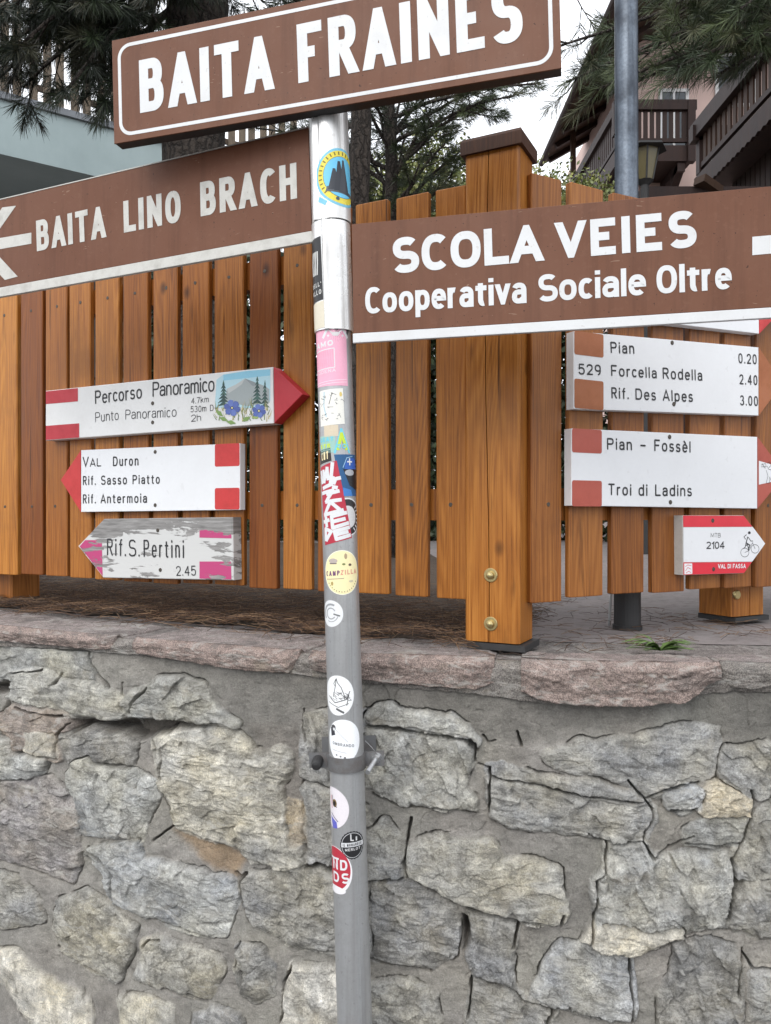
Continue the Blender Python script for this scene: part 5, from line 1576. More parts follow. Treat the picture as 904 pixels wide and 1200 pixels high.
pf([(266, 455.5), (276, 451), (287.5, 443.5), (284, 450), (276, 456), (268, 461)], lin(186, 190, 188), 3)
pf([(287.5, 443.5), (298, 447.5), (304, 452), (296, 452)], lin(136, 144, 146), 3)
for fx, ft, fb, fw in ((262, 445, 476, 7.5), (301.5, 440.5, 474, 7.0), (310.5, 445, 478, 5.5)):
    for k_ in range(7):
        y_ = ft + (fb - ft) * k_ / 7.5; ww = fw * (k_ + 1.4) / 8
        pf([(fx - ww - rnd.uniform(0, 1), y_ + 6.6), (fx, y_ + 5.0), (fx + ww + rnd.uniform(0, 1), y_ + 6.2), (fx + .4, y_)], rnd.choice([lin(44, 78, 72), lin(58, 94, 84), lin(36, 66, 62)]), 4 + k_ % 3)
for k_ in range(70):
    x_, y_ = rnd.uniform(252, 316), rnd.uniform(478, 494)
    a_ = rnd.uniform(-5, 5)
    pf([(x_, y_), (x_ + 1.2, y_), (x_ + a_, y_ - rnd.uniform(6, 15))], rnd.choice([lin(150, 152, 92), lin(112, 130, 70), lin(186, 172, 118), lin(92, 112, 74)]), 7 + k_ % 4)
for cx_, cy2, a0_ in ((268, 493, 200), (284, 494, 330), (277, 496, 190), (295, 490, 345), (262, 488, 220)):
    L_ = 12
    dx, dy = math.cos(math.radians(a0_)), math.sin(math.radians(a0_))
    pf([(cx_, cy2), (cx_ + dx * L_ * .5 - dy * 2.6, cy2 + dy * L_ * .5 + dx * 2.6), (cx_ + dx * L_, cy2 + dy * L_), (cx_ + dx * L_ * .5 + dy * 2.6, cy2 + dy * L_ * .5 - dx * 2.6)], rnd.choice([lin(120, 150, 80), lin(150, 172, 100)]), 12)
for cx_, cy2, r_ in ((272.5, 478, 9.5), (304, 481.5, 8)):
    for k_ in range(6):
        a_ = math.radians(k_ * 60 + 15)
        dx, dy = math.cos(a_), math.sin(a_)
        c_ = [lin(74, 92, 160), lin(98, 118, 184), lin(84, 104, 172)][k_ % 3]
        pf([(cx_, cy2)] + [(cx_ + dx * r_ * f_ - dy * r_ * g_, cy2 + dy * r_ * f_ + dx * r_ * g_) for f_, g_ in ((.45, .32), (.85, .38), (1.05, 0), (.85, -.38), (.45, -.32))], c_, 14 + k_ % 3)
    pf([(cx_ + 2.0 * math.cos(k_), cy2 + 2.0 * math.sin(k_)) for k_ in range(6)], lin(40, 44, 60), 18)
    pf([(cx_ + 1.1 * math.cos(k_), cy2 + 1.1 * math.sin(k_)) for k_ in range(6)], lin(232, 226, 160), 19)
pm.build('painting', M['print'], b1, color=True)
screws(b1, Pb, [(179, 472.5), (179, 495)], 0)

# 2 white plate pointing left
T2_ = .019
Pb2 = LP.shifted(T2_)
b2 = thing('trail_sign', 'clean white plate with three engraved lines and a red left tip', 'sign', Pb2.p(*Pb2.uv(180, 598), -T2_), 'trail boards on the left fence')
quadparts(b2, Pb2, 'board', uvs(Pb2, (95, 600), (281.5, 597.5), (281.5, 519.5), (95, 527.5)), M['white_board'], -T2_ + .0005, 0)
quadparts(b2, Pb2, 'arrow_tip', uvs(Pb2, (94.6, 600), (94.6, 527.5), (71, 562.5)), M['red'], -T2_ + .0005, .0002)
for ya, yb in ((520.6, 546), (572, 597)):
    mb = MB()
    pts = [Pb2.uv(252, (ya + yb) / 2), Pb2.uv(281, (ya + yb) / 2)]
    a_, b_ = Pb2.uv(252, ya), Pb2.uv(281, yb)
    mb.flat(Pb2, roundrect(a_[0], b_[1], b_[0], a_[1], .0045), .0004)
    mb.build('red_corner', M['red'], b2)
mb = MB()
EN = dict(rc=True)
lt(Pb2, 'V', (97, 547.2), (104, 547), 12, .15, .0004, **EN); lt(Pb2, 'AL', (105.5, 547), (118.5, 546.6), 9.8, .14, .0004, **EN)
fl(b2)
lt(Pb2, 'Duron', (132.5, 546.4), (162.5, 545.7), 11.5, .15, .0004, **EN)
fl(b2)
lt(Pb2, 'Rif.', (97.3, 568.8), (112.5, 568.4), 11, .15, .0004, **EN); lt(Pb2, 'Sasso', (118.5, 568.3), (149, 567.7), 11, .15, .0004, **EN); lt(Pb2, 'Piatto', (155.5, 567.6), (187.5, 567), 11, .15, .0004, **EN)
fl(b2)
lt(Pb2, 'Rif.', (97.3, 590.2), (112.5, 590), 11, .15, .0004, **EN); lt(Pb2, 'Antermoia', (118, 590), (172.5, 589.4), 11, .15, .0004, **EN)
fl(b2)
screws(b2, Pb2, [(182, 529.5), (182, 592)], 0)

# 3 peeling board
T3_ = .030
Pb3 = LP.shifted(T3_)
m, t, b = nmat('peeling_paint')
k = N(t)
co = k.coord()
pl_ = k.noise(k.scale(co, (.32, .32, 1.5), (.2, .1, .4)), 26, 6, 0.62, 0.6)
zc = k.node('ShaderNodeSeparateXYZ'); k.put(zc.inputs[0], co)
edge = k.rng(zc.outputs['Z'], .092, .118, 0, .20)
pf_ = k.rng(k.math('ADD', pl_, edge), .565, .59)
wood_ = k.ramp(k.noise(k.scale(co, (.1, .1, 1)), 160, 5, .65), [(.3, (.13, .125, .12, 1)), (.7, (.33, .32, .31, 1))])
c = k.mix(pf_, k.attr(), wood_)
k.put(b.inputs['Base Color'], c)
b.inputs['Roughness'].default_value = .65
k.put(b.inputs['Normal'], k.bump(k.math('ADD', k.math('MULTIPLY', pf_, -.6), k.math('MULTIPLY', k.noise(k.scale(co, (.1, .1, 1)), 160, 5, .65), .4)), .7, .0012))
M['peeling'] = m
b3 = thing('trail_sign', 'weathered peeling white arrow board with faded pink ends, lowest of the left boards', 'sign', Pb3.p(*Pb3.uv(195, 678), -T3_), 'trail boards on the left fence')
outl = uvs(Pb3, (121, 677), (274, 680), (273, 606), (122, 608), (91.5, 640))
mb = MB(); mb.prism(Pb3, outl, -T3_ + .0005, 0, lin(196, 196, 194), ch=.0015)
mb.build('board', M['peeling'], b3, color=True)
mb = MB()
PKc = lin(178, 62, 112)
mb.flat(Pb3, uvs(Pb3, (120.5, 675), (93.5, 640.2), (100, 633), (119.5, 633)), .0004, PKc)
mb.build('pink_mark', M['peeling'], b3, color=True)
for ya, yb in ((608.5, 630), (658, 678)):
    mb = MB(); mb.flat(Pb3, uvs(Pb3, (234, yb), (271.5, yb + 1), (271, ya), (234, ya)), .0004, PKc)
    mb.build('pink_mark', M['peeling'], b3, color=True)
mb = MB()
lt(Pb3, 'Rif.', (125.5, 651), (148, 652), 20, .10, .0006, rc=True, wob=.01); lt(Pb3, 'S.', (151, 652.2), (164, 652.5), 20, .10, .0006, rc=True); lt(Pb3, 'Pertini', (168.5, 653), (216, 654), 20.5, .10, .0006, rc=True, wob=.01)
fl(b3)
lt(Pb3, '2.45', (206.8, 675), (230, 674.6), 11.5, .11, .0006, rc=True, wob=.02)
fl(b3)
screws(b3, Pb3, [(185, 621.5), (188, 668)], 0)

# right-hand boards
def corner_marks(par, P, x0, x1, spans, mat, r=.0045, name='red_corner'):
    for (ya, yb), (yc, yd) in spans:
        a_, b_, c_, d_ = P.uv(x0, ya), P.uv(x1, yb), P.uv(x1, yd), P.uv(x0, yc)
        mb = MB(); mb.flat(P, roundrect(a_[0], min(c_[1], d_[1]) , b_[0], max(a_[1], b_[1]), r), .0004)
        mb.build(name, mat, par)
TR = .021
Pr = RP.shifted(TR)
r0 = thing('trail_sign', 'white board with a red tip mostly hidden behind the right brown sign', 'sign', Pr.p(*Pr.uv(800, 380), -TR), 'trail boards on the right fence')
quadparts(r0, Pr, 'board', uvs(Pr, (672, 366), (890, 391), (890, 326), (672, 292)), M['white_board'], -TR + .0005, 0)
quadparts(r0, Pr, 'arrow_tip', uvs(Pr, (890.5, 391), (918, 362), (890.5, 326)), M['red'], -TR + .0005, .0002)
r1 = thing('trail_sign', 'numbered white board with three lines of destinations, walking times and orange-brown ends', 'sign', Pr.p(*Pr.uv(780, 483), -TR), 'trail boards on the right fence')
quadparts(r1, Pr, 'board', uvs(Pr, (672.5, 479), (889.5, 487), (889.5, 407), (672.5, 388)), M['white_board'], -TR + .0005, 0)
quadparts(r1, Pr, 'arrow_tip', uvs(Pr, (890, 487), (918, 449), (890, 407)), M['faded_orange'], -TR + .0005, .0002)
corner_marks(r1, Pr, 673.3, 707.5, [((389, 392), (415, 417)), ((446, 447), (478, 480))], M['faded_orange'], name='orange_corner')
mb = MB()
lt(Pr, '529', (678.3, 438.8), (704.5, 440.2), 13, .15, .0004, **EN)
fl(r1)
lt(Pr, 'Pian', (716, 413.8), (743.7, 414.8), 13.5, .15, .0004, **EN)
fl(r1)
lt(Pr, 'Forcella', (716.5, 440.8), (770, 443.6), 13.5, .15, .0004, **EN)
lt(Pr, 'Rodella', (777, 444), (823.4, 446.4), 13.5, .15, .0004, **EN)
fl(r1)
lt(Pr, 'Rif.', (716.8, 467), (737, 468), 13.5, .15, .0004, **EN)
lt(Pr, 'Des', (745, 468.4), (769, 469.5), 13.5, .15, .0004, **EN)
lt(Pr, 'Alpes', (777, 469.8), (812.3, 471.3), 13.5, .15, .0004, **EN)
fl(r1)
lt(Pr, '0.20', (865.8, 425.7), (887.2, 427), 12, .15, .0004, **EN)
fl(r1)
lt(Pr, '2.40', (867, 450.4), (888, 451.5), 12, .15, .0004, **EN)
fl(r1)
lt(Pr, '3.00', (867.6, 475), (888.6, 476), 12, .15, .0004, **EN)
fl(r1)
screws(r1, Pr, [(788, 401.5), (790, 473.5)], 0)
r2 = thing('trail_sign', 'white board with two engraved lines, faded red ends and a small walker drawing', 'sign', Pr.p(*Pr.uv(780, 595), -TR), 'trail boards on the right fence')
quadparts(r2, Pr, 'board', uvs(Pr, (670, 592.5), (888, 596), (888, 512), (670, 502)), M['white_board'], -TR + .0005, 0)
quadparts(r2, Pr, 'arrow_tip', uvs(Pr, (888.5, 596), (921, 556), (888.5, 512)), M['faded_red'], -TR + .0005, .0002)
corner_marks(r2, Pr, 670.6, 705.5, [((502.6, 504), (530, 531)), ((563, 563.5), (592, 593.5))], M['faded_red'])
mb = MB(); mb.flat(Pr, uvs(Pr, (889.5, 568), (917, 562), (920, 556), (917, 548), (889.5, 540)), .0006)
mb.build('white_band', M['white_board'], r2)
mb = MB()
lt(Pr, 'Pian', (711.6, 527), (740.8, 527.9), 14, .15, .0004, **EN)
lt(Pr, '-', (750.5, 528), (757, 528.3), 14, .15, .0004, **EN)
lt(Pr, 'Foss\u00e8l', (767, 528.7), (809.6, 530.6), 14, .15, .0004, **EN)
fl(r2)
lt(Pr, 'Troi', (713, 580.4), (740, 581), 14, .15, .0004, **EN)
lt(Pr, 'di', (748.5, 581.2), (759, 581.3), 14, .15, .0004, **EN)
lt(Pr, 'Ladins', (768, 581.4), (811, 581.8), 14, .15, .0004, **EN)
fl(r2)
hk = [[(892, 545), (897, 543), (898, 547), (892, 547)], [(899, 546), (901, 550), (906, 551), (909, 556)], [(899, 543), (902, 541), (904, 545), (901, 548)], [(898, 551), (900, 558), (898, 566)], [(906, 551), (907, 558), (910, 565)], [(898, 566), (902, 566), (902, 559), (905, 566), (910, 565)], [(893, 543), (897, 549)]]
for l_ in hk: band(mb, Pr, uvs(Pr, *l_), .0009, .0010)
mb.build('walker_drawing', M['ink'], r2)
screws(r2, Pr, [(785, 512), (786, 588.5)], 0)
# cycling arrow
TM = .024
Pm = RP.shifted(TM)
r3 = thing('trail_sign', 'small red and white arrow plate with a cyclist symbol, lowest on the right fence', 'sign', Pm.p(*Pm.uv(840, 672), -TM), 'trail boards on the right fence')
quadparts(r3, Pm, 'board', uvs(Pm, (801, 674), (872.5, 671.8), (897.5, 637), (882.5, 617), (872, 604), (800.5, 604)), M['board_edge'], -TM + .0005, -.0004)
mb = MB(); mb.flat(Pm, uvs(Pm, (801.2, 658.8), (882, 658), (897, 637), (882.5, 617.6), (801, 618)), .0004); mb.build('white_band', M['white_board'], r3)
mb = MB()
mb.flat(Pm, uvs(Pm, (801, 617.6), (881.8, 617.2), (872, 604.4), (800.8, 604.2)), .0004)
mb.build('red_band', M['bright_red'], r3); mb = MB()
mb.flat(Pm, uvs(Pm, (801.2, 673.6), (872.3, 671.4), (881.5, 658.6), (801.2, 659.2)), .0004)
mb.build('red_band', M['bright_red'], r3)
mb = MB()
lt(Pm, 'MTB', (833, 629.6), (844.5, 629.9), 5.2, .10, .0007, **EN)
fl(r3)
lt(Pm, '2104', (828, 643.4), (849, 643.1), 8.6, .16, .0007, gap=.14)
fl(r3)
def circ(cx_, cy2, r_, n=20): return uvs(Pm, *[(cx_ + r_ * .93 * math.cos(2 * math.pi * i / n), cy2 + r_ * math.sin(2 * math.pi * i / n)) for i in range(n)])
band(mb, Pm, circ(873, 647.5, 5.2), .0011, .0007, closed=True); band(mb, Pm, circ(885, 643.2, 5.0), .0011, .0007, closed=True)
for l_, tw in (([(873, 647.5), (878, 645), (882, 636), (885, 643.2)], .0011), ([(878, 645), (876, 638), (873.5, 640)], .0022), ([(876.5, 629), (874.5, 636), (879, 639), (877, 644.5)], .0028), ([(877, 629.5), (880, 634), (882.5, 634)], .0016), ([(874, 632), (872, 629), (875, 626.5)], .0016), ([(874.5, 636), (873.5, 641), (871.5, 643)], .0018)):
    band(mb, Pm, uvs(Pm, *l_), tw, .00078)
mb.flat(Pm, circ(878.3, 624.3, 1.7, 12), .0008)
mb.build('cyclist_symbol', M['ink'], r3)
mb = MB()
lt(Pm, 'VAL DI FASSA', (841.5, 666.3), (873.8, 665.8), 5.3, .20, .0007, gap=.12, space=.5)
mb.build('white_lettering', M['white_board'], r3); mb = MB()
mb.flat(Pm, uvs(Pm, (802.2, 673), (811.5, 672.4), (811.3, 660.2), (802, 660.4)), .0006)
mb.build('emblem_ground', M['white_board'], r3)
mb = MB()
for l_ in ([(803.5, 669), (806, 665), (810, 667)], [(803.3, 664), (806, 662), (810.3, 663)], [(804, 671.5), (807, 669.5), (810, 671)]): band(mb, Pm, uvs(Pm, *l_), .0011, .0008)
mb.build('emblem', M['bright_red'], r3)
screws(r3, Pm, [(835.5, 610), (836.5, 667)], 0)

# ------------------------------------------------------------------ soil bed, fallen needles, weed
edge_pts = []
for i in range(80):
    t = i / 79
    u = LP.uv(-60, 600)[0] - 2.2 + t * (LP.uv(520, 600)[0] - LP.uv(-60, 600)[0] + 2.2)
    p = LP.p(u, 0, -.02 + .02 * math.sin(i * .9) + rnd.uniform(-.015, .015))
    edge_pts.append((p.x, p.y, CAPZ - .003))
pb_ = LP.p(LP.uv(520, 600)[0], 0, 0)
back = [(pb_.x + .25, pb_.y + 1.2, CAPZ - .003), (pb_.x + .1, pb_.y + 5, CAPZ - .003), (-9, 9, CAPZ - .003), (-9, 6.5, CAPZ - .003)]
soil = tag(make_obj('soil', edge_pts + back, [tuple(range(84))], M['soil']), kind='structure')

def litter(n, pick, name, cols, zj=.012):
    V_, Fc, Cc = [], [], []
    for i in range(n):
        p, zz, ln = pick()
        a = rng.uniform(0, 2 * math.pi)
        d = np.array([math.cos(a), math.sin(a), rng.normal(0, .10)])
        sde = np.array([-d[1], d[0], 0]) * rng.uniform(.0005, .0009)
        up = np.array([0, 0, .0008])
        bend = np.array([-d[1], d[0], 0]) * rng.normal(0, .006)
        base_ = np.array([p[0], p[1], CAPZ + zz])
        pts = [base_ - d * ln / 2, base_ + bend + [0, 0, rng.uniform(0, .004)], base_ + d * ln / 2]
        b0 = len(V_)
        for q in pts:
            V_ += [q - sde, q + sde, q + up]
        for r in range(2):
            for k_ in range(3):
                l = (k_ + 1) % 3
                Fc.append((b0 + r * 3 + k_, b0 + r * 3 + l, b0 + r * 3 + 3 + l, b0 + r * 3 + 3 + k_))
        c = cols[rng.integers(len(cols))]
        f = rng.uniform(.7, 1.25)
        Cc += [(c[0] * f, c[1] * f, c[2] * f, 1)] * 6
    return make_obj(name, np.array(V_), np.array(Fc), M['litter'], None, (0, 1.7, CAPZ), fcol=np.array(Cc))
uA, uB = LP.uv(-60, 600)[0] - .6, LP.uv(560, 600)[0]
NC = [(.085, .042, .020), (.060, .031, .018), (.13, .068, .034), (.04, .023, .015), (.19, .115, .062)]
def pick():
    u = rng.uniform(uA, uB)
    w = .035 - abs(rng.normal(0, 1)) * .34 if rng.random() > .045 else rng.uniform(0, .12)
    p = LP.p(u, 0, w)
    hump = .018 * math.exp(-((w - .0) / .12) ** 2) * (.5 + .5 * math.sin(u * 9) * math.sin(u * 23 + 1))
    return p, .001 + rng.uniform(0, .008) + max(0, hump), rng.uniform(.045, .085)
lt1 = tag(litter(11000, pick, 'pine_needle_litter', NC), 'brown fallen pine needles drifted along the foot of the fence', 'pine needles', kind='stuff')
def pick2():
    u = rng.uniform(RP.uv(560, 600)[0], RP.uv(900, 600)[0])
    p = RP.p(u, 0, .10 - abs(rng.normal(0, 1)) * .3)
    return p, .001 + rng.uniform(0, .002), rng.uniform(.04, .075)
tag(litter(260, pick2, 'pine_needle_litter', NC), 'few scattered brown pine needles on the paving by the corner post', 'pine needles', kind='stuff')

wc = at(774, 764, .262 * F / 164)
weed = thing('weed', 'small green weed sprouting from a crack in the coping', 'plant', (wc.x, wc.y, CAPZ))
V_, Fc, Cc = [], [], []
for i in range(54):
    a = rnd.uniform(-.95, .95) + (0 if rnd.random() < .5 else math.pi)
    ln = rnd.uniform(.025, .072)
    d = Vector((math.cos(a), math.sin(a) * .6, 0))
    sd2 = Vector((-d.y, d.x, 0)).normalized()
    lift = rnd.uniform(.25, 1.3)
    segs = 7
    b0 = len(V_)
    for k_ in range(segs + 1):
        t = k_ / segs
        wd = (.0055 * math.sin(math.pi * min(1, t * .9 + .12)) * (1.0 if k_ % 2 else .35)) + .0006
        c = Vector((wc.x, wc.y, CAPZ + .002)) + d * ln * t + Vector((0, 0, ln * (lift * t - lift * .75 * t * t)))
        V_ += [c - sd2 * wd, c + Vector((0, 0, .0008)), c + sd2 * wd]
        if k_:
            p0 = b0 + (k_ - 1) * 3
            Fc += [(p0, p0 + 1, p0 + 4, p0 + 3), (p0 + 1, p0 + 2, p0 + 5, p0 + 4)]
            g = rnd.uniform(.7, 1.3)
            Cc += [(.10 * g, .17 * g, .045 * g, 1)] * 2
make_obj('leaves', np.array([tuple(v) for v in V_]), np.array(Fc), M['leaf'], weed, fcol=np.array(Cc))

# ------------------------------------------------------------------ lamp pole and lantern behind the fence
lx = (735.5 - 452) / F * 1.80
lamp = thing('lamp_post', 'slim blue-grey worn metal lamp pole behind the right fence', 'lamp post', (lx, 1.80, CAPZ))
mb = MB(); mb.tube([(lx - .0005, 1.8, CAPZ + .085), (lx - .001, 1.8, CAPZ + .6), (lx - .003, 1.8, CAPZ + 1.6), (lx - .006, 1.8, CAPZ + 3.2)], [.0262, .0262, .026, .0245], 32)
po = mb.build('pole', M['lamp_metal'], lamp, smooth=True)
mb = MB(); mb.tube([(lx, 1.8, CAPZ - .006), (lx, 1.8, CAPZ + .082), (lx, 1.8, CAPZ + .09)], [.0300, .0300, .027], 28)
mb.tube([(lx, 1.8, CAPZ - .007), (lx, 1.8, CAPZ + .004)], .033, 20)
mb.build('base_sleeve', M['black'], lamp)
mb = MB(); mb.tube([(lx - .006, 1.8, CAPZ + 3.2), (lx - .006, 1.8, CAPZ + 3.26), (lx - .006, 1.65, CAPZ + 3.32)], [.026, .03, .05], 16); mb.build('lamp_head', M['lamp_metal'], lamp)
mb = MB(); cp = at(716, 705, 1.86); mb.tube([(cp.x - .004, 1.86, CAPZ - .01), (cp.x, 1.86, CAPZ + .05), (cp.x + .006, 1.86, CAPZ + .12), (cp.x + .02, 1.84, CAPZ + .3)], .0032, 8)
tag(mb.build('cable', M['pole'], None, (cp.x, 1.86, CAPZ)), 'thin grey cable rising from the paving beside the black pole base', 'cable')
ld = 5.0
lc = at(756, 200, ld)
lan = thing('lantern', 'old black garden lantern with amber glass behind the lamp pole', 'lantern', (lc.x, ld, CAPZ))
ztop, zbot = at(764, 176, ld).z, at(764, 212, ld).z
gl = MB(); ring = lambda z, r, n=6: [(lc.x + r * math.cos(2 * math.pi * k_ / n + .4), ld + r * math.sin(2 * math.pi * k_ / n + .4), z) for k_ in range(n)]
gl.add(ring(zbot, .05) + ring(ztop, .088), [(i, (i + 1) % 6, 6 + (i + 1) % 6, 6 + i) for i in range(6)]); gl.build('glass', M['amber'], lan)
fr = MB()
for a_, b_ in zip(ring(zbot, .052), ring(ztop, .091)): fr.tube([a_, b_], .006, 5)
fr.build('frame', M['black'], lan)
rf = MB(); rf.tube([(lc.x, ld, ztop - .004), (lc.x, ld, ztop + .010), (lc.x, ld, ztop + .035), (lc.x, ld, ztop + .05)], [.14, .135, .05, .015], 6); rf.build('lid', M['black'], lan)
pp = MB(); pp.tube([(lc.x, ld, CAPZ - .01), (lc.x, ld, zbot - .03), (lc.x, ld, zbot)], [.03, .026, .055], 10); pp.build('post', M['black'], lan)

# ------------------------------------------------------------------ buildings behind
def wallbox(mb, x0, x1, y0, y1, z0, z1):
    mb.box((x0, y0, z0), (x1 - x0, 0, 0), (0, y1 - y0, 0), (0, 0, z1 - z0))
TZ = CAPZ - .03
ch = thing('chalet', 'tall alpine chalet with pinkish walls, deep dark eaves and timber balcony', 'house', (9, 22.3, TZ))
mb = MB(); wallbox(mb, 7.2, 16, 22.3, 31, TZ, 15.0); mb.build('wall', M['pink_render'], ch)
rm = MB()
ex_, ez_, rx_, rz_ = 5.7, 14.1, 12.0, 17.6
y0_, y1_ = 18.9, 28.2
sec = [(ex_, ez_), (rx_, rz_), (18.3, ez_), (18.3, ez_ + .3), (rx_, rz_ + .32), (ex_, ez_ + .3)]
V_ = [(x, y0_, z) for x, z in sec] + [(x, y1_, z) for x, z in sec]
rm.add(V_, [(0, 1, 4, 5), (1, 2, 3, 4), (11, 10, 7, 6), (10, 9, 8, 7)] + [(i, 6 + i, 6 + (i + 1) % 6, (i + 1) % 6) for i in range(6)])
roof = rm.build('roof', M['soffit'], ch)
mb = MB()
for i in range(9):
    yy = y0_ + .4 + i * (y1_ - y0_ - .8) / 8
    mb.bar((ex_ + .1, yy, ez_ - .05), (ex_ + 4.0, yy, ez_ - .05 + 4 * (rz_ - ez_) / (rx_ - ex_)), .14, .18, (0, 1, 0))
mb.build('rafters', M['dark_wood'], roof)
mb = MB(); mb.tube([(ex_ - .08, y0_ - .1, ez_ + .05), (ex_ - .08, y1_ + .1, ez_ + .05)], .10, 10); mb.build('gutter', M['dark_wood'], roof)
bal = MB(); bal.box((6.2, 20.9, 10.95), (1.98, 0, 0), (0, 1.38, 0), (0, 0, .42)); bal.box((6.2, 22.3, 10.95), (.98, 0, 0), (0, 6, 0), (0, 0, .42))
bl_ = bal.build('balcony', M['dark_wood'], ch)
mb = MB()
mb.box((6.12, 20.80, 12.28), (2.14, 0, 0), (0, .16, 0), (0, 0, .26)); mb.box((6.12, 20.97, 12.28), (.16, 0, 0), (0, 7.4, 0), (0, 0, .26))
mb.box((6.2, 20.86, 11.44), (1.98, 0, 0), (0, .08, 0), (0, 0, .1)); mb.box((6.2, 20.95, 11.44), (.08, 0, 0), (0, 7.3, 0), (0, 0, .1))
mb.box((6.05, 20.78, 11.6), (.2, 0, 0), (0, .2, 0), (0, 0, .9)); mb.box((8.02, 20.78, 10.9), (.2, 0, 0), (0, .2, 0), (0, 0, 1.6))
mb.build('handrail', M['dark_wood'], bl_)
bb = MB()
for k_ in range(10): bb.box((6.36 + k_ * .17, 20.88, 11.54), (.11, 0, 0), (0, .04, 0), (0, 0, .74))
for k_ in range(34): bb.box((6.22, 21.1 + k_ * .21, 11.54), (.04, 0, 0), (0, .13, 0), (0, 0, .74))
bb.build('balusters', M['dark_wood'], bl_)
mb = MB()
for xx in (6.5, 7.9):
    mb = MB(); mb.bar((xx, 22.35, 10.0), (xx, 21.0, 10.85), .18, .2, (1, 0, 0)); mb.box((xx - .1, 20.95, 10.70), (.2, 0, 0), (0, 1.4, 0), (0, 0, .24)); mb.build('bracket', M['dark_wood'], bl_)
mb = MB(); mb.box((6.25, 26.4, 11.3), (.16, 0, 0), (0, .16, 0), (0, 0, 3.2)); mb.build('roof_post', M['soffit'], ch)
def window(par, x0, x1, z0, z1, y, shutters=True):
    f = MB()
    fw = .09
    for a in ((x0, x1, z0, z0 + fw), (x0, x1, z1 - fw, z1), (x0, x0 + fw, z0 + fw, z1 - fw), (x1 - fw, x1, z0 + fw, z1 - fw), ((x0 + x1) / 2 - .03, (x0 + x1) / 2 + .03, z0 + fw, z1 - fw)):
        f.box((a[0], y - .05, a[2]), (a[1] - a[0], 0, 0), (0, .06, 0), (0, 0, a[3] - a[2]))
    w = f.build('window', M['white_frame'], par)
    g = MB(); g.box((x0 + fw - .01, y - .02, z0 + fw - .01), (x1 - x0 - 2 * fw + .02, 0, 0), (0, .012, 0), (0, 0, z1 - z0 - 2 * fw + .02)); g.build('pane', M['glass'], w)
    if shutters:
        for sx in (x0 - .02 - .55, x1 + .02):
            s_ = MB(); s_.box((sx, y - .08, z0), (.55, 0, 0), (0, .06, 0), (0, 0, z1 - z0)); s_.build('shutter', M['dark_wood'], par)
window(ch, 9.35, 10.5, 13.1, 14.6, 22.28, False)
s_ = MB(); s_.box((9.78, 22.12, 13.3), (.36, 0, 0), (0, .05, 0), (0, 0, 1.1)); s_.build('shutter', M['dark_wood'], ch)
window(ch, 9.2, 10.4, 11.2, 12.5, 22.28, False)
window(ch, 9.2, 10.4, 7.0, 8.4, 22.28)
window(ch, 7.75, 8.6, 11.6, 13.6, 22.28, False)

c2 = thing('timber_house', 'dark timber house with a carved balcony looming at the right edge', 'house', (8, 10, TZ))
mb = MB(); wallbox(mb, 6.35, 12, 3.5, 14.3, TZ, 7.75); mb.build('lower_wall', M['dark_wood'], c2)
mb = MB()
for k_ in range(60): mb.box((6.30, 3.6 + k_ * .178, 2.0), (.045, 0, 0), (0, .15, 0), (0, 0, 5.6))
mb.build('cladding', M['dark_wood'], c2)
mb = MB(); wallbox(mb, 7.3, 12, 3.5, 14.0, 7.76, 12.5); mb.build('upper_wall', M['pink_render'], c2)
mb = MB(); mb.box((5.86, 3.5, 7.55), (1.5, 0, 0), (0, 11.2, 0), (0, 0, .2)); b2_ = mb.build('balcony', M['dark_wood'], c2)
mb = MB()
prof = [(3.5, 7.85), (14.75, 7.85)]
pts = [(14.75, 7.86), (3.5, 7.86)] + [(3.5 + k_ * .09, 7.50 + (.035 if k_ % 2 else 0)) for k_ in range(126)]
n = len(pts)
mb.add([(5.80, y, z) for y, z in pts] + [(5.85, y, z) for y, z in pts], [tuple(range(n)), tuple(range(2 * n - 1, n - 1, -1))] + [(i, n + i, n + (i + 1) % n, (i + 1) % n) for i in range(n)])
mb.build('fascia', M['dark_wood'], b2_)
mb = MB(); mb.box((5.74, 3.5, 8.56), (.2, 0, 0), (0, 11.3, 0), (0, 0, .30)); mb.box((5.84, 3.5, 7.98), (.07, 0, 0), (0, 11.2, 0), (0, 0, .09)); mb.box((5.82, 14.55, 7.9), (.16, 0, 0), (0, .16, 0), (0, 0, .7)); mb.box((5.70, 14.55, 8.5), (1.6, 0, 0), (0, .2, 0), (0, 0, .28))
mb.build('handrail', M['dark_wood'], b2_)
mb = MB()
for k_ in range(54): mb.box((5.86, 3.7 + k_ * .205, 8.07), (.035, 0, 0), (0, .12, 0), (0, 0, .49))
mb.build('balusters', M['soffit'], b2_)
mb = MB(); mb.box((4.9, 3.0, 12.5), (8, 0, 0), (0, 12.2, 0), (0, 0, .3)); mb.build('roof', M['soffit'], c2)
mb = MB(); a_, b_ = at(800, 224, 9.2), at(841, 176, 9.2)
mb.build('trim_board', M['white_frame'], c2) if False else None

sh = thing('shed', 'low dark timber shed with a pale ridge board behind the right fence', 'shed', (2.45, 6.4, TZ))
mb = MB(); wallbox(mb, 2.05, 2.75, 6.1, 7.0, TZ, 3.95); mb.build('wall', M['dark_wood'], sh)
mb = MB(); mb.box((1.95, 5.95, 3.96), (.95, 0, 0), (0, 1.2, 0), (0, 0, .11)); mb.build('roof', M['dark_wood'], sh)
mb = MB(); mb.bar((2.36, 5.9, 4.10), (2.55, 6.0, 4.04), .10, .06); mb.build('ridge_board', M['soffit'], sh)

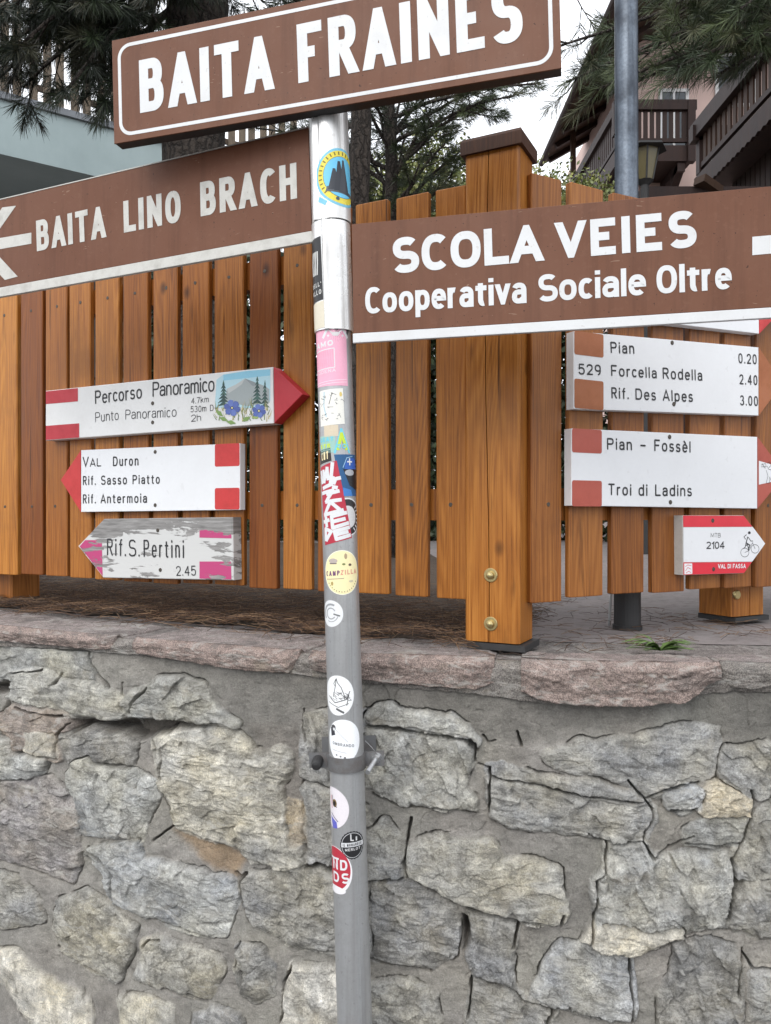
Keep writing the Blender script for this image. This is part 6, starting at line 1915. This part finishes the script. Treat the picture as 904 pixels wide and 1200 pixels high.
ob = thing('modern_building', 'grey-green rendered building with a slatted timber screen behind the pines', 'building', (-5, 12, TZ))
e = Vector((1.31, .9, 0)).normalized(); nb = Vector((-e.y, e.x, 0))
o0 = Vector((-5.65, 11.5, 0))
bxv = lambda u, w, z: o0 + e * u + nb * w + Vector((0, 0, z))
mb = MB(); mb.box(bxv(-6, 0, 6.85), e * 11.1, nb * 4.5, (0, 0, .80)); mb.build('balcony_slab', M['teal_render'], ob)
mb = MB(); mb.box(bxv(-6.05, -.05, 7.655), e * 11.2, nb * .5, (0, 0, .10)); mb.build('flashing', M['zinc'], ob)
mb = MB(); mb.box(bxv(-6, 2.0, TZ), e * 10.8, nb * 5, (0, 0, 5.5)); mb.build('wall', M['dark_render'], ob)
mb = MB()
for k_ in range(54):
    mb.box(bxv(-5.8 + k_ * .2 + rnd.uniform(-.02, .02), .06, 7.77), e * .115, nb * .05, (0, 0, rnd.uniform(1.62, 1.7)))
scr = mb.build('screen', M['grey_wood'], ob)
mb = MB()
for zz in (8.0, 9.1): mb.box(bxv(-5.8, .125, zz), e * 10.8, nb * .05, (0, 0, .09))
mb.build('screen_rail', M['grey_wood'], scr)

# ------------------------------------------------------------------ trees
def needle_mesh(name, tufts, par, cols, per=70, wid=.0011, lng=.075):
    """tufts: array rows (base xyz, dir xyz, clothed length)"""
    T_ = np.array(tufts)
    n = len(T_)
    B, D, L_ = np.repeat(T_[:, :3], per, 0), np.repeat(T_[:, 3:6], per, 0), np.repeat(T_[:, 6], per)
    m = n * per
    t = rng.uniform(.0, 1.0, m) ** .75
    P0 = B + D * (L_ * t)[:, None]
    R_ = rng.normal(size=(m, 3)); R_ -= D * (R_ * D).sum(1)[:, None]; R_ /= np.linalg.norm(R_, axis=1)[:, None] + 1e-9
    al = np.radians(np.clip(rng.normal(52, 14, m) - 34 * t ** 3, 6, 95))
    dv = D * np.cos(al)[:, None] + R_ * np.sin(al)[:, None]
    dv[:, 2] -= .10
    ln = lng * rng.uniform(.65, 1.15, m)
    sdv = np.cross(dv, rng.normal(size=(m, 3))); sdv /= np.linalg.norm(sdv, axis=1)[:, None] + 1e-9
    w = wid * rng.uniform(.8, 1.25, m)
    mid = P0 + dv * (ln * .6)[:, None]; tip = P0 + dv * ln[:, None] + np.array([0, 0, -.004])
    V_ = np.stack([P0 - sdv * w[:, None] * .6, P0 + sdv * w[:, None] * .6, mid + sdv * w[:, None] * .9, mid - sdv * w[:, None] * .9, tip + sdv * w[:, None] * .15, tip - sdv * w[:, None] * .15], 1).reshape(-1, 3)
    b0 = np.arange(m) * 6
    Fa = np.concatenate([np.stack([b0, b0 + 1, b0 + 2, b0 + 3], 1), np.stack([b0 + 3, b0 + 2, b0 + 4, b0 + 5], 1)])
    ci = rng.integers(len(cols), size=n)
    cc = np.array(cols)[ci] * rng.uniform(.7, 1.3, (n, 1))
    cc = np.repeat(cc, per, 0) * rng.uniform(.8, 1.2, (m, 1))
    cc = np.concatenate([cc, np.ones((m, 1))], 1)
    cc = np.concatenate([cc, cc])
    return make_obj(name, V_, Fa, M['needle'], par, fcol=cc)

def branch_grow(mb, tufts, p0, p1, r0, sag=.12, dens=1.0, twl=.32, seed=0, reach=1.0, bare=.3):
    R_ = random.Random(seed)
    p0, p1 = Vector(p0), Vector(p1)
    L = (p1 - p0).length
    d = (p1 - p0).normalized()
    n = max(6, int(L / .09))
    up = Vector((0, 0, 1))
    side = d.cross(up).normalized()
    pts = []
    ph1, ph2 = R_.uniform(0, 6), R_.uniform(0, 6)
    for i in range(n + 1):
        t = i / n
        q = p0.lerp(p1, t) + up * (sag * L * 4 * t * (1 - t) * .5) + side * .035 * L * math.sin(t * 7 + ph1) * min(1, t * 4) * (1 - t) + up * .03 * L * math.sin(t * 9 + ph2) * t * (1 - t)
        pts.append(q)
    mb.tube(pts, [r0 * (1 - .8 * i / n) + .0022 for i in range(n + 1)], 6)
    tufts.append((*pts[-2], *((pts[-1] - pts[-3]).normalized()), .12))
    k = 0
    step = .085 / dens
    s = bare * L
    while s < L:
        t = s / L
        i = min(n - 1, int(t * n))
        q = pts[i].lerp(pts[i + 1], t * n - i)
        tg = (pts[i + 1] - pts[i]).normalized()
        sd = side if k % 2 else -side
        k += 1
        s += step * R_.uniform(.7, 1.4)
        a = math.radians(R_.uniform(35, 65))
        td = (tg * math.cos(a) + (sd * R_.uniform(.6, 1) + up * R_.uniform(-.55, .45)).normalized() * math.sin(a)).normalized()
        ln = twl * (1.05 - .65 * t) * R_.uniform(.55, 1.15) * reach
        tp = [q, q + td * ln * .5 + up * -.01, q + td * ln + up * (R_.uniform(-.05, .03) * ln * 3)]
        mb.tube(tp, [.0042, .0032, .0022], 5)
        e_ = (tp[2] - tp[1]).normalized()
        tufts.append((*(tp[2] - e_ * .05), *e_, .11))
        if ln > .13:
            tufts.append((*(tp[1] + (tp[2] - tp[1]) * .2), *e_, .10))
            for sgn in (-1, 1):
                if R_.random() < .75:
                    sd2 = e_.cross(up).normalized() * sgn
                    e2 = (e_ * .75 + sd2 * .6 + up * R_.uniform(-.25, .3)).normalized()
                    q2 = tp[1].lerp(tp[2], R_.uniform(-.2, .5))
                    l2 = ln * R_.uniform(.3, .5)
                    mb.tube([q2, q2 + e2 * l2], [.0028, .002], 4)
                    tufts.append((*(q2 + e2 * (l2 - .06)), *e2, .10))

def pine(name, label, x, y, r, ztop, targets, high, cols, seed, per=64, lng=.075, high_per=20, group='pine trees behind the fence', lean=(0, 0), z_lo=None):
    root = thing(name, label, 'tree', (x, y, TZ), group)
    mb = MB()
    nz = 26
    R_ = random.Random(seed)
    path_ = [Vector((x + lean[0] * i / nz * ztop * .1 + .012 * math.sin(i * 1.3 + seed), y + lean[1] * i / nz * ztop * .1, TZ + (ztop - TZ) * i / nz)) for i in range(nz + 1)]
    mb.tube(path_, [r * (1.12 if i == 0 else 1) * (1 - .55 * i / nz) * (1 + R_.uniform(-.03, .03)) for i in range(nz + 1)], 20)
    mb.build('trunk', M['bark'], root, smooth=True)
    def ax(z):
        t = max(0, min(.999, (z - TZ) / (ztop - TZ))) * nz
        i = int(t)
        return path_[i].lerp(path_[i + 1], t - i)
    br, tf = MB(), []
    for k_, (tg, zs, opt) in enumerate(targets):
        branch_grow(br, tf, ax(zs), tg, opt.get('r', .014), opt.get('sag', .12), opt.get('dens', 1.0), opt.get('twl', .32), seed * 50 + k_, bare=opt.get('bare', .3))
    br.build('branches', M['bark'], root)
    needle_mesh('crown', tf, root, cols, per, .0012, lng)
    if high:  # coarse upper growth out of view, added to shade the background
        br2, tf2 = MB(), []
        for k_ in range(high[0]):
            z = R_.uniform(high[1], high[2])
            a = R_.uniform(*high[4]) if len(high) > 4 else R_.uniform(0, 6.283)
            ln = R_.uniform(.8, 1.2) * high[3] * (1 - .5 * (z - high[1]) / (high[2] - high[1] + .1))
            p = ax(z)
            branch_grow(br2, tf2, p, p + Vector((math.cos(a) * ln, math.sin(a) * ln, ln * R_.uniform(-.15, .25))), .018, .1, .55, .42, seed * 90 + k_)
        br2.build('upper_branches', M['bark'], root)
        needle_mesh('upper_crown', tf2, root, cols, high_per, .003, lng * 1.3)
    return root

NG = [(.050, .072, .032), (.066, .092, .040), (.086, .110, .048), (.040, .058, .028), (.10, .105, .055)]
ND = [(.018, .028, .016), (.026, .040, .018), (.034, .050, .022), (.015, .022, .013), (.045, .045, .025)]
T1x, T1y = -.82, 3.4
tg1 = []
for i, (px, py, d_, zs) in enumerate([(15, 62, 3.0, 4.1), (70, 118, 3.0, 4.0), (112, 132, 3.15, 3.9), (-50, 40, 2.8, 4.2), (45, 20, 3.3, 4.3), (92, 78, 3.3, 4.05), (30, 100, 3.4, 4.0), (120, 60, 3.5, 3.95), (-30, 85, 3.2, 4.05), (75, 40, 3.6, 4.2), (178, 18, 3.1, 4.2), (95, 5, 3.0, 4.3), (20, 5, 2.9, 4.4), (-20, 110, 3.3, 4.1), (60, 70, 3.7, 4.1), (130, 95, 3.8, 3.9),
                                      (330, -8, 3.0, 4.1), (310, 3, 3.5, 4.0), (385, -10, 3.2, 4.2), (215, -20, 2.9, 4.3)]):
    tg1.append((at(px, py, d_), zs, dict(dens=1.35, twl=.30, bare=.3)))
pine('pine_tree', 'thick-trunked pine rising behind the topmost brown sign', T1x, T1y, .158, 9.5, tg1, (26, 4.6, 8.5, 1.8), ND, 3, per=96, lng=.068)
T2x, T2y = at(457, 200, 4.6).x, 4.6
tg2 = []
for i, (px, py, d_, zs) in enumerate([(522, 168, 4.3, 3.35), (565, 118, 4.1, 3.6), (628, 98, 3.9, 3.9), (600, 112, 4.0, 3.75), (505, 128, 4.4, 3.5), (470, 112, 4.7, 3.7), (530, 205, 4.6, 3.1), (492, 192, 4.3, 3.1), (548, 170, 4.6, 3.3), (515, 100, 4.6, 3.8), (425, 160, 4.9, 3.4), (400, 200, 5.0, 3.2), (440, 120, 4.9, 3.7), (420, 110, 4.4, 3.7), (445, 190, 5.1, 3.1),
                                      (340, 150, 4.9, 3.5), (300, 150, 5.0, 3.6), (480, 150, 5.0, 3.5), (540, 135, 4.9, 3.6), (455, 215, 4.9, 3.0), (500, 225, 5.0, 3.0), (410, 235, 5.2, 3.0), (585, 95, 4.4, 3.8)]):
    tg2.append((at(px, py, d_), zs, dict(dens=1.2, twl=.25, bare=.25, sag=.08, r=.012)))
pine('pine_tree', 'slender dark pine with low green branches, right of the sign pole', T2x, T2y, .046, 7.5, tg2, (16, 4.3, 7, 1.4), NG, 8, per=88, lng=.058)
T4x, T4y = at(421, 200, 4.1).x, 4.1
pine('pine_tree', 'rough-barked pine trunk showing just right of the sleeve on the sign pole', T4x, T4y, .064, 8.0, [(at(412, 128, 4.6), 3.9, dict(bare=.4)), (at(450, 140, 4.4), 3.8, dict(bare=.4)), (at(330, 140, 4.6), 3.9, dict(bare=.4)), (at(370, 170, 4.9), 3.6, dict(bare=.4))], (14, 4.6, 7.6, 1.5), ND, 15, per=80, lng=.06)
T3x, T3y = at(1035, 200, 3.4).x, 3.4
tg3 = []
for i, (px, py, d_, zs) in enumerate([(640, 60, 3.3, 3.9), (664, 96, 3.25, 3.8), (700, 105, 3.2, 3.75), (752, 92, 3.3, 3.7), (795, 78, 3.1, 3.75), (775, 45, 3.2, 3.8), (840, 40, 3.2, 3.85), (835, 5, 3.3, 3.95), (765, 10, 3.5, 3.9), (790, -5, 3.2, 4.0), (868, 10, 3.0, 4.0), (812, 62, 3.3, 3.75), (725, 70, 3.5, 3.75), (870, -15, 3.3, 4.1), (845, 85, 3.3, 3.75)]):
    tg3.append((at(px, py, d_), zs, dict(dens=.95, twl=.26, bare=.5, r=.013, sag=.10)))
pine('pine_tree', 'pine whose long needled branches reach in from the right edge', T3x, T3y, .15, 9.0, tg3, (22, 4.4, 8.2, 1.7), NG, 21, per=84, lng=.078)

def leafy(name, label, c, r, cols, n, seed, size=.09, group=None):
    root = thing(name, label, 'tree', (c[0], c[1], TZ), group)
    mb = MB(); mb.tube([(c[0], c[1], TZ), (c[0] + .05, c[1], c[2] - r[2] * .3), (c[0], c[1], c[2] + r[2] * .5)], [.12, .08, .03], 10)
    R_ = random.Random(seed)
    for k_ in range(14):
        a = R_.uniform(0, 6.28); z = c[2] + R_.uniform(-.6, .4) * r[2]
        mb.tube([(c[0], c[1], z - .3), (c[0] + math.cos(a) * r[0] * .7, c[1] + math.sin(a) * r[1] * .7, z + R_.uniform(0, .4) * r[2])], [.03, .01], 5)
    mb.build('trunk', M['bark'], root)
    nc = 90
    g = np.random.default_rng(seed)
    cen = g.normal(size=(nc, 3)); cen /= np.linalg.norm(cen, axis=1)[:, None]; cen *= g.uniform(.3, 1.0, (nc, 1)) ** .6
    cen = cen * np.array(r) + np.array(c)
    ci = g.integers(nc, size=n)
    P_ = cen[ci] + g.normal(size=(n, 3)) * np.array(r) * .16
    u = g.normal(size=(n, 3)); u /= np.linalg.norm(u, axis=1)[:, None]
    v = np.cross(u, g.normal(size=(n, 3))); v /= np.linalg.norm(v, axis=1)[:, None]
    s_ = size * g.uniform(.6, 1.2, (n, 1))
    V_ = np.stack([P_ - u * s_, P_ + v * s_ * .5, P_ + u * s_, P_ - v * s_ * .5], 1).reshape(-1, 3)
    Fa = np.arange(n * 4).reshape(n, 4)
    tone = g.uniform(.65, 1.35, (nc, 1))
    cc = np.array(cols)[g.integers(len(cols), size=n)] * tone[ci] * g.uniform(.8, 1.2, (n, 1))
    make_obj('crown', V_, Fa, M['leaf'], root, fcol=np.concatenate([cc, np.ones((n, 1))], 1))
LG_ = [(.20, .22, .06), (.16, .19, .055), (.24, .24, .08), (.13, .165, .05)]
leafy('leafy_tree', 'yellow-green broadleaf tree in the distance behind the corner post', (at(612, 260, 16).x, 16, at(600, 285, 16).z), (2.2, 1.5, 1.2), LG_, 26000, 4, .05, 'broadleaf trees in the distance')
leafy('leafy_tree', 'pale green broadleaf tree in the distance left of the corner post', (at(500, 250, 13).x, 13, at(500, 255, 13).z), (1.5, 1.2, 1.1), LG_, 20000, 5, .045, 'broadleaf trees in the distance')

hd = thing('hedge', 'dark green hedge added behind the fence to keep its gaps dark', 'hedge', (.4, 7.6, TZ))  # added to block bright sky behind the picket gaps
g = np.random.default_rng(77)
n = 42000
fc_ = g.random(n)
P_ = np.stack([g.uniform(-2.6, 2.15, n), 7.6 + g.normal(0, .28, n), TZ + 2.75 * g.random(n) ** .9 + g.normal(0, .06, n)], 1)
u = g.normal(size=(n, 3)); u /= np.linalg.norm(u, axis=1)[:, None]
v = np.cross(u, g.normal(size=(n, 3))); v /= np.linalg.norm(v, axis=1)[:, None]
s_ = .05 * g.uniform(.6, 1.2, (n, 1))
V_ = np.stack([P_ - u * s_, P_ + v * s_ * .55, P_ + u * s_, P_ - v * s_ * .55], 1).reshape(-1, 3)
cc = np.array([(.020, .032, .014), (.030, .045, .018), (.040, .055, .022)])[g.integers(3, size=n)] * g.uniform(.7, 1.3, (n, 1))
make_obj('foliage', V_, np.arange(n * 4).reshape(n, 4), M['leaf'], hd, fcol=np.concatenate([cc, np.ones((n, 1))], 1))
mb = MB()
for k_ in range(10):
    x_ = -2.4 + k_ * .48
    mb.tube([(x_, 7.6, TZ), (x_ + .05, 7.6, TZ + 1.3), (x_ - .04, 7.62, TZ + 2.6)], [.03, .022, .01], 6)
mb.build('stems', M['bark'], hd)
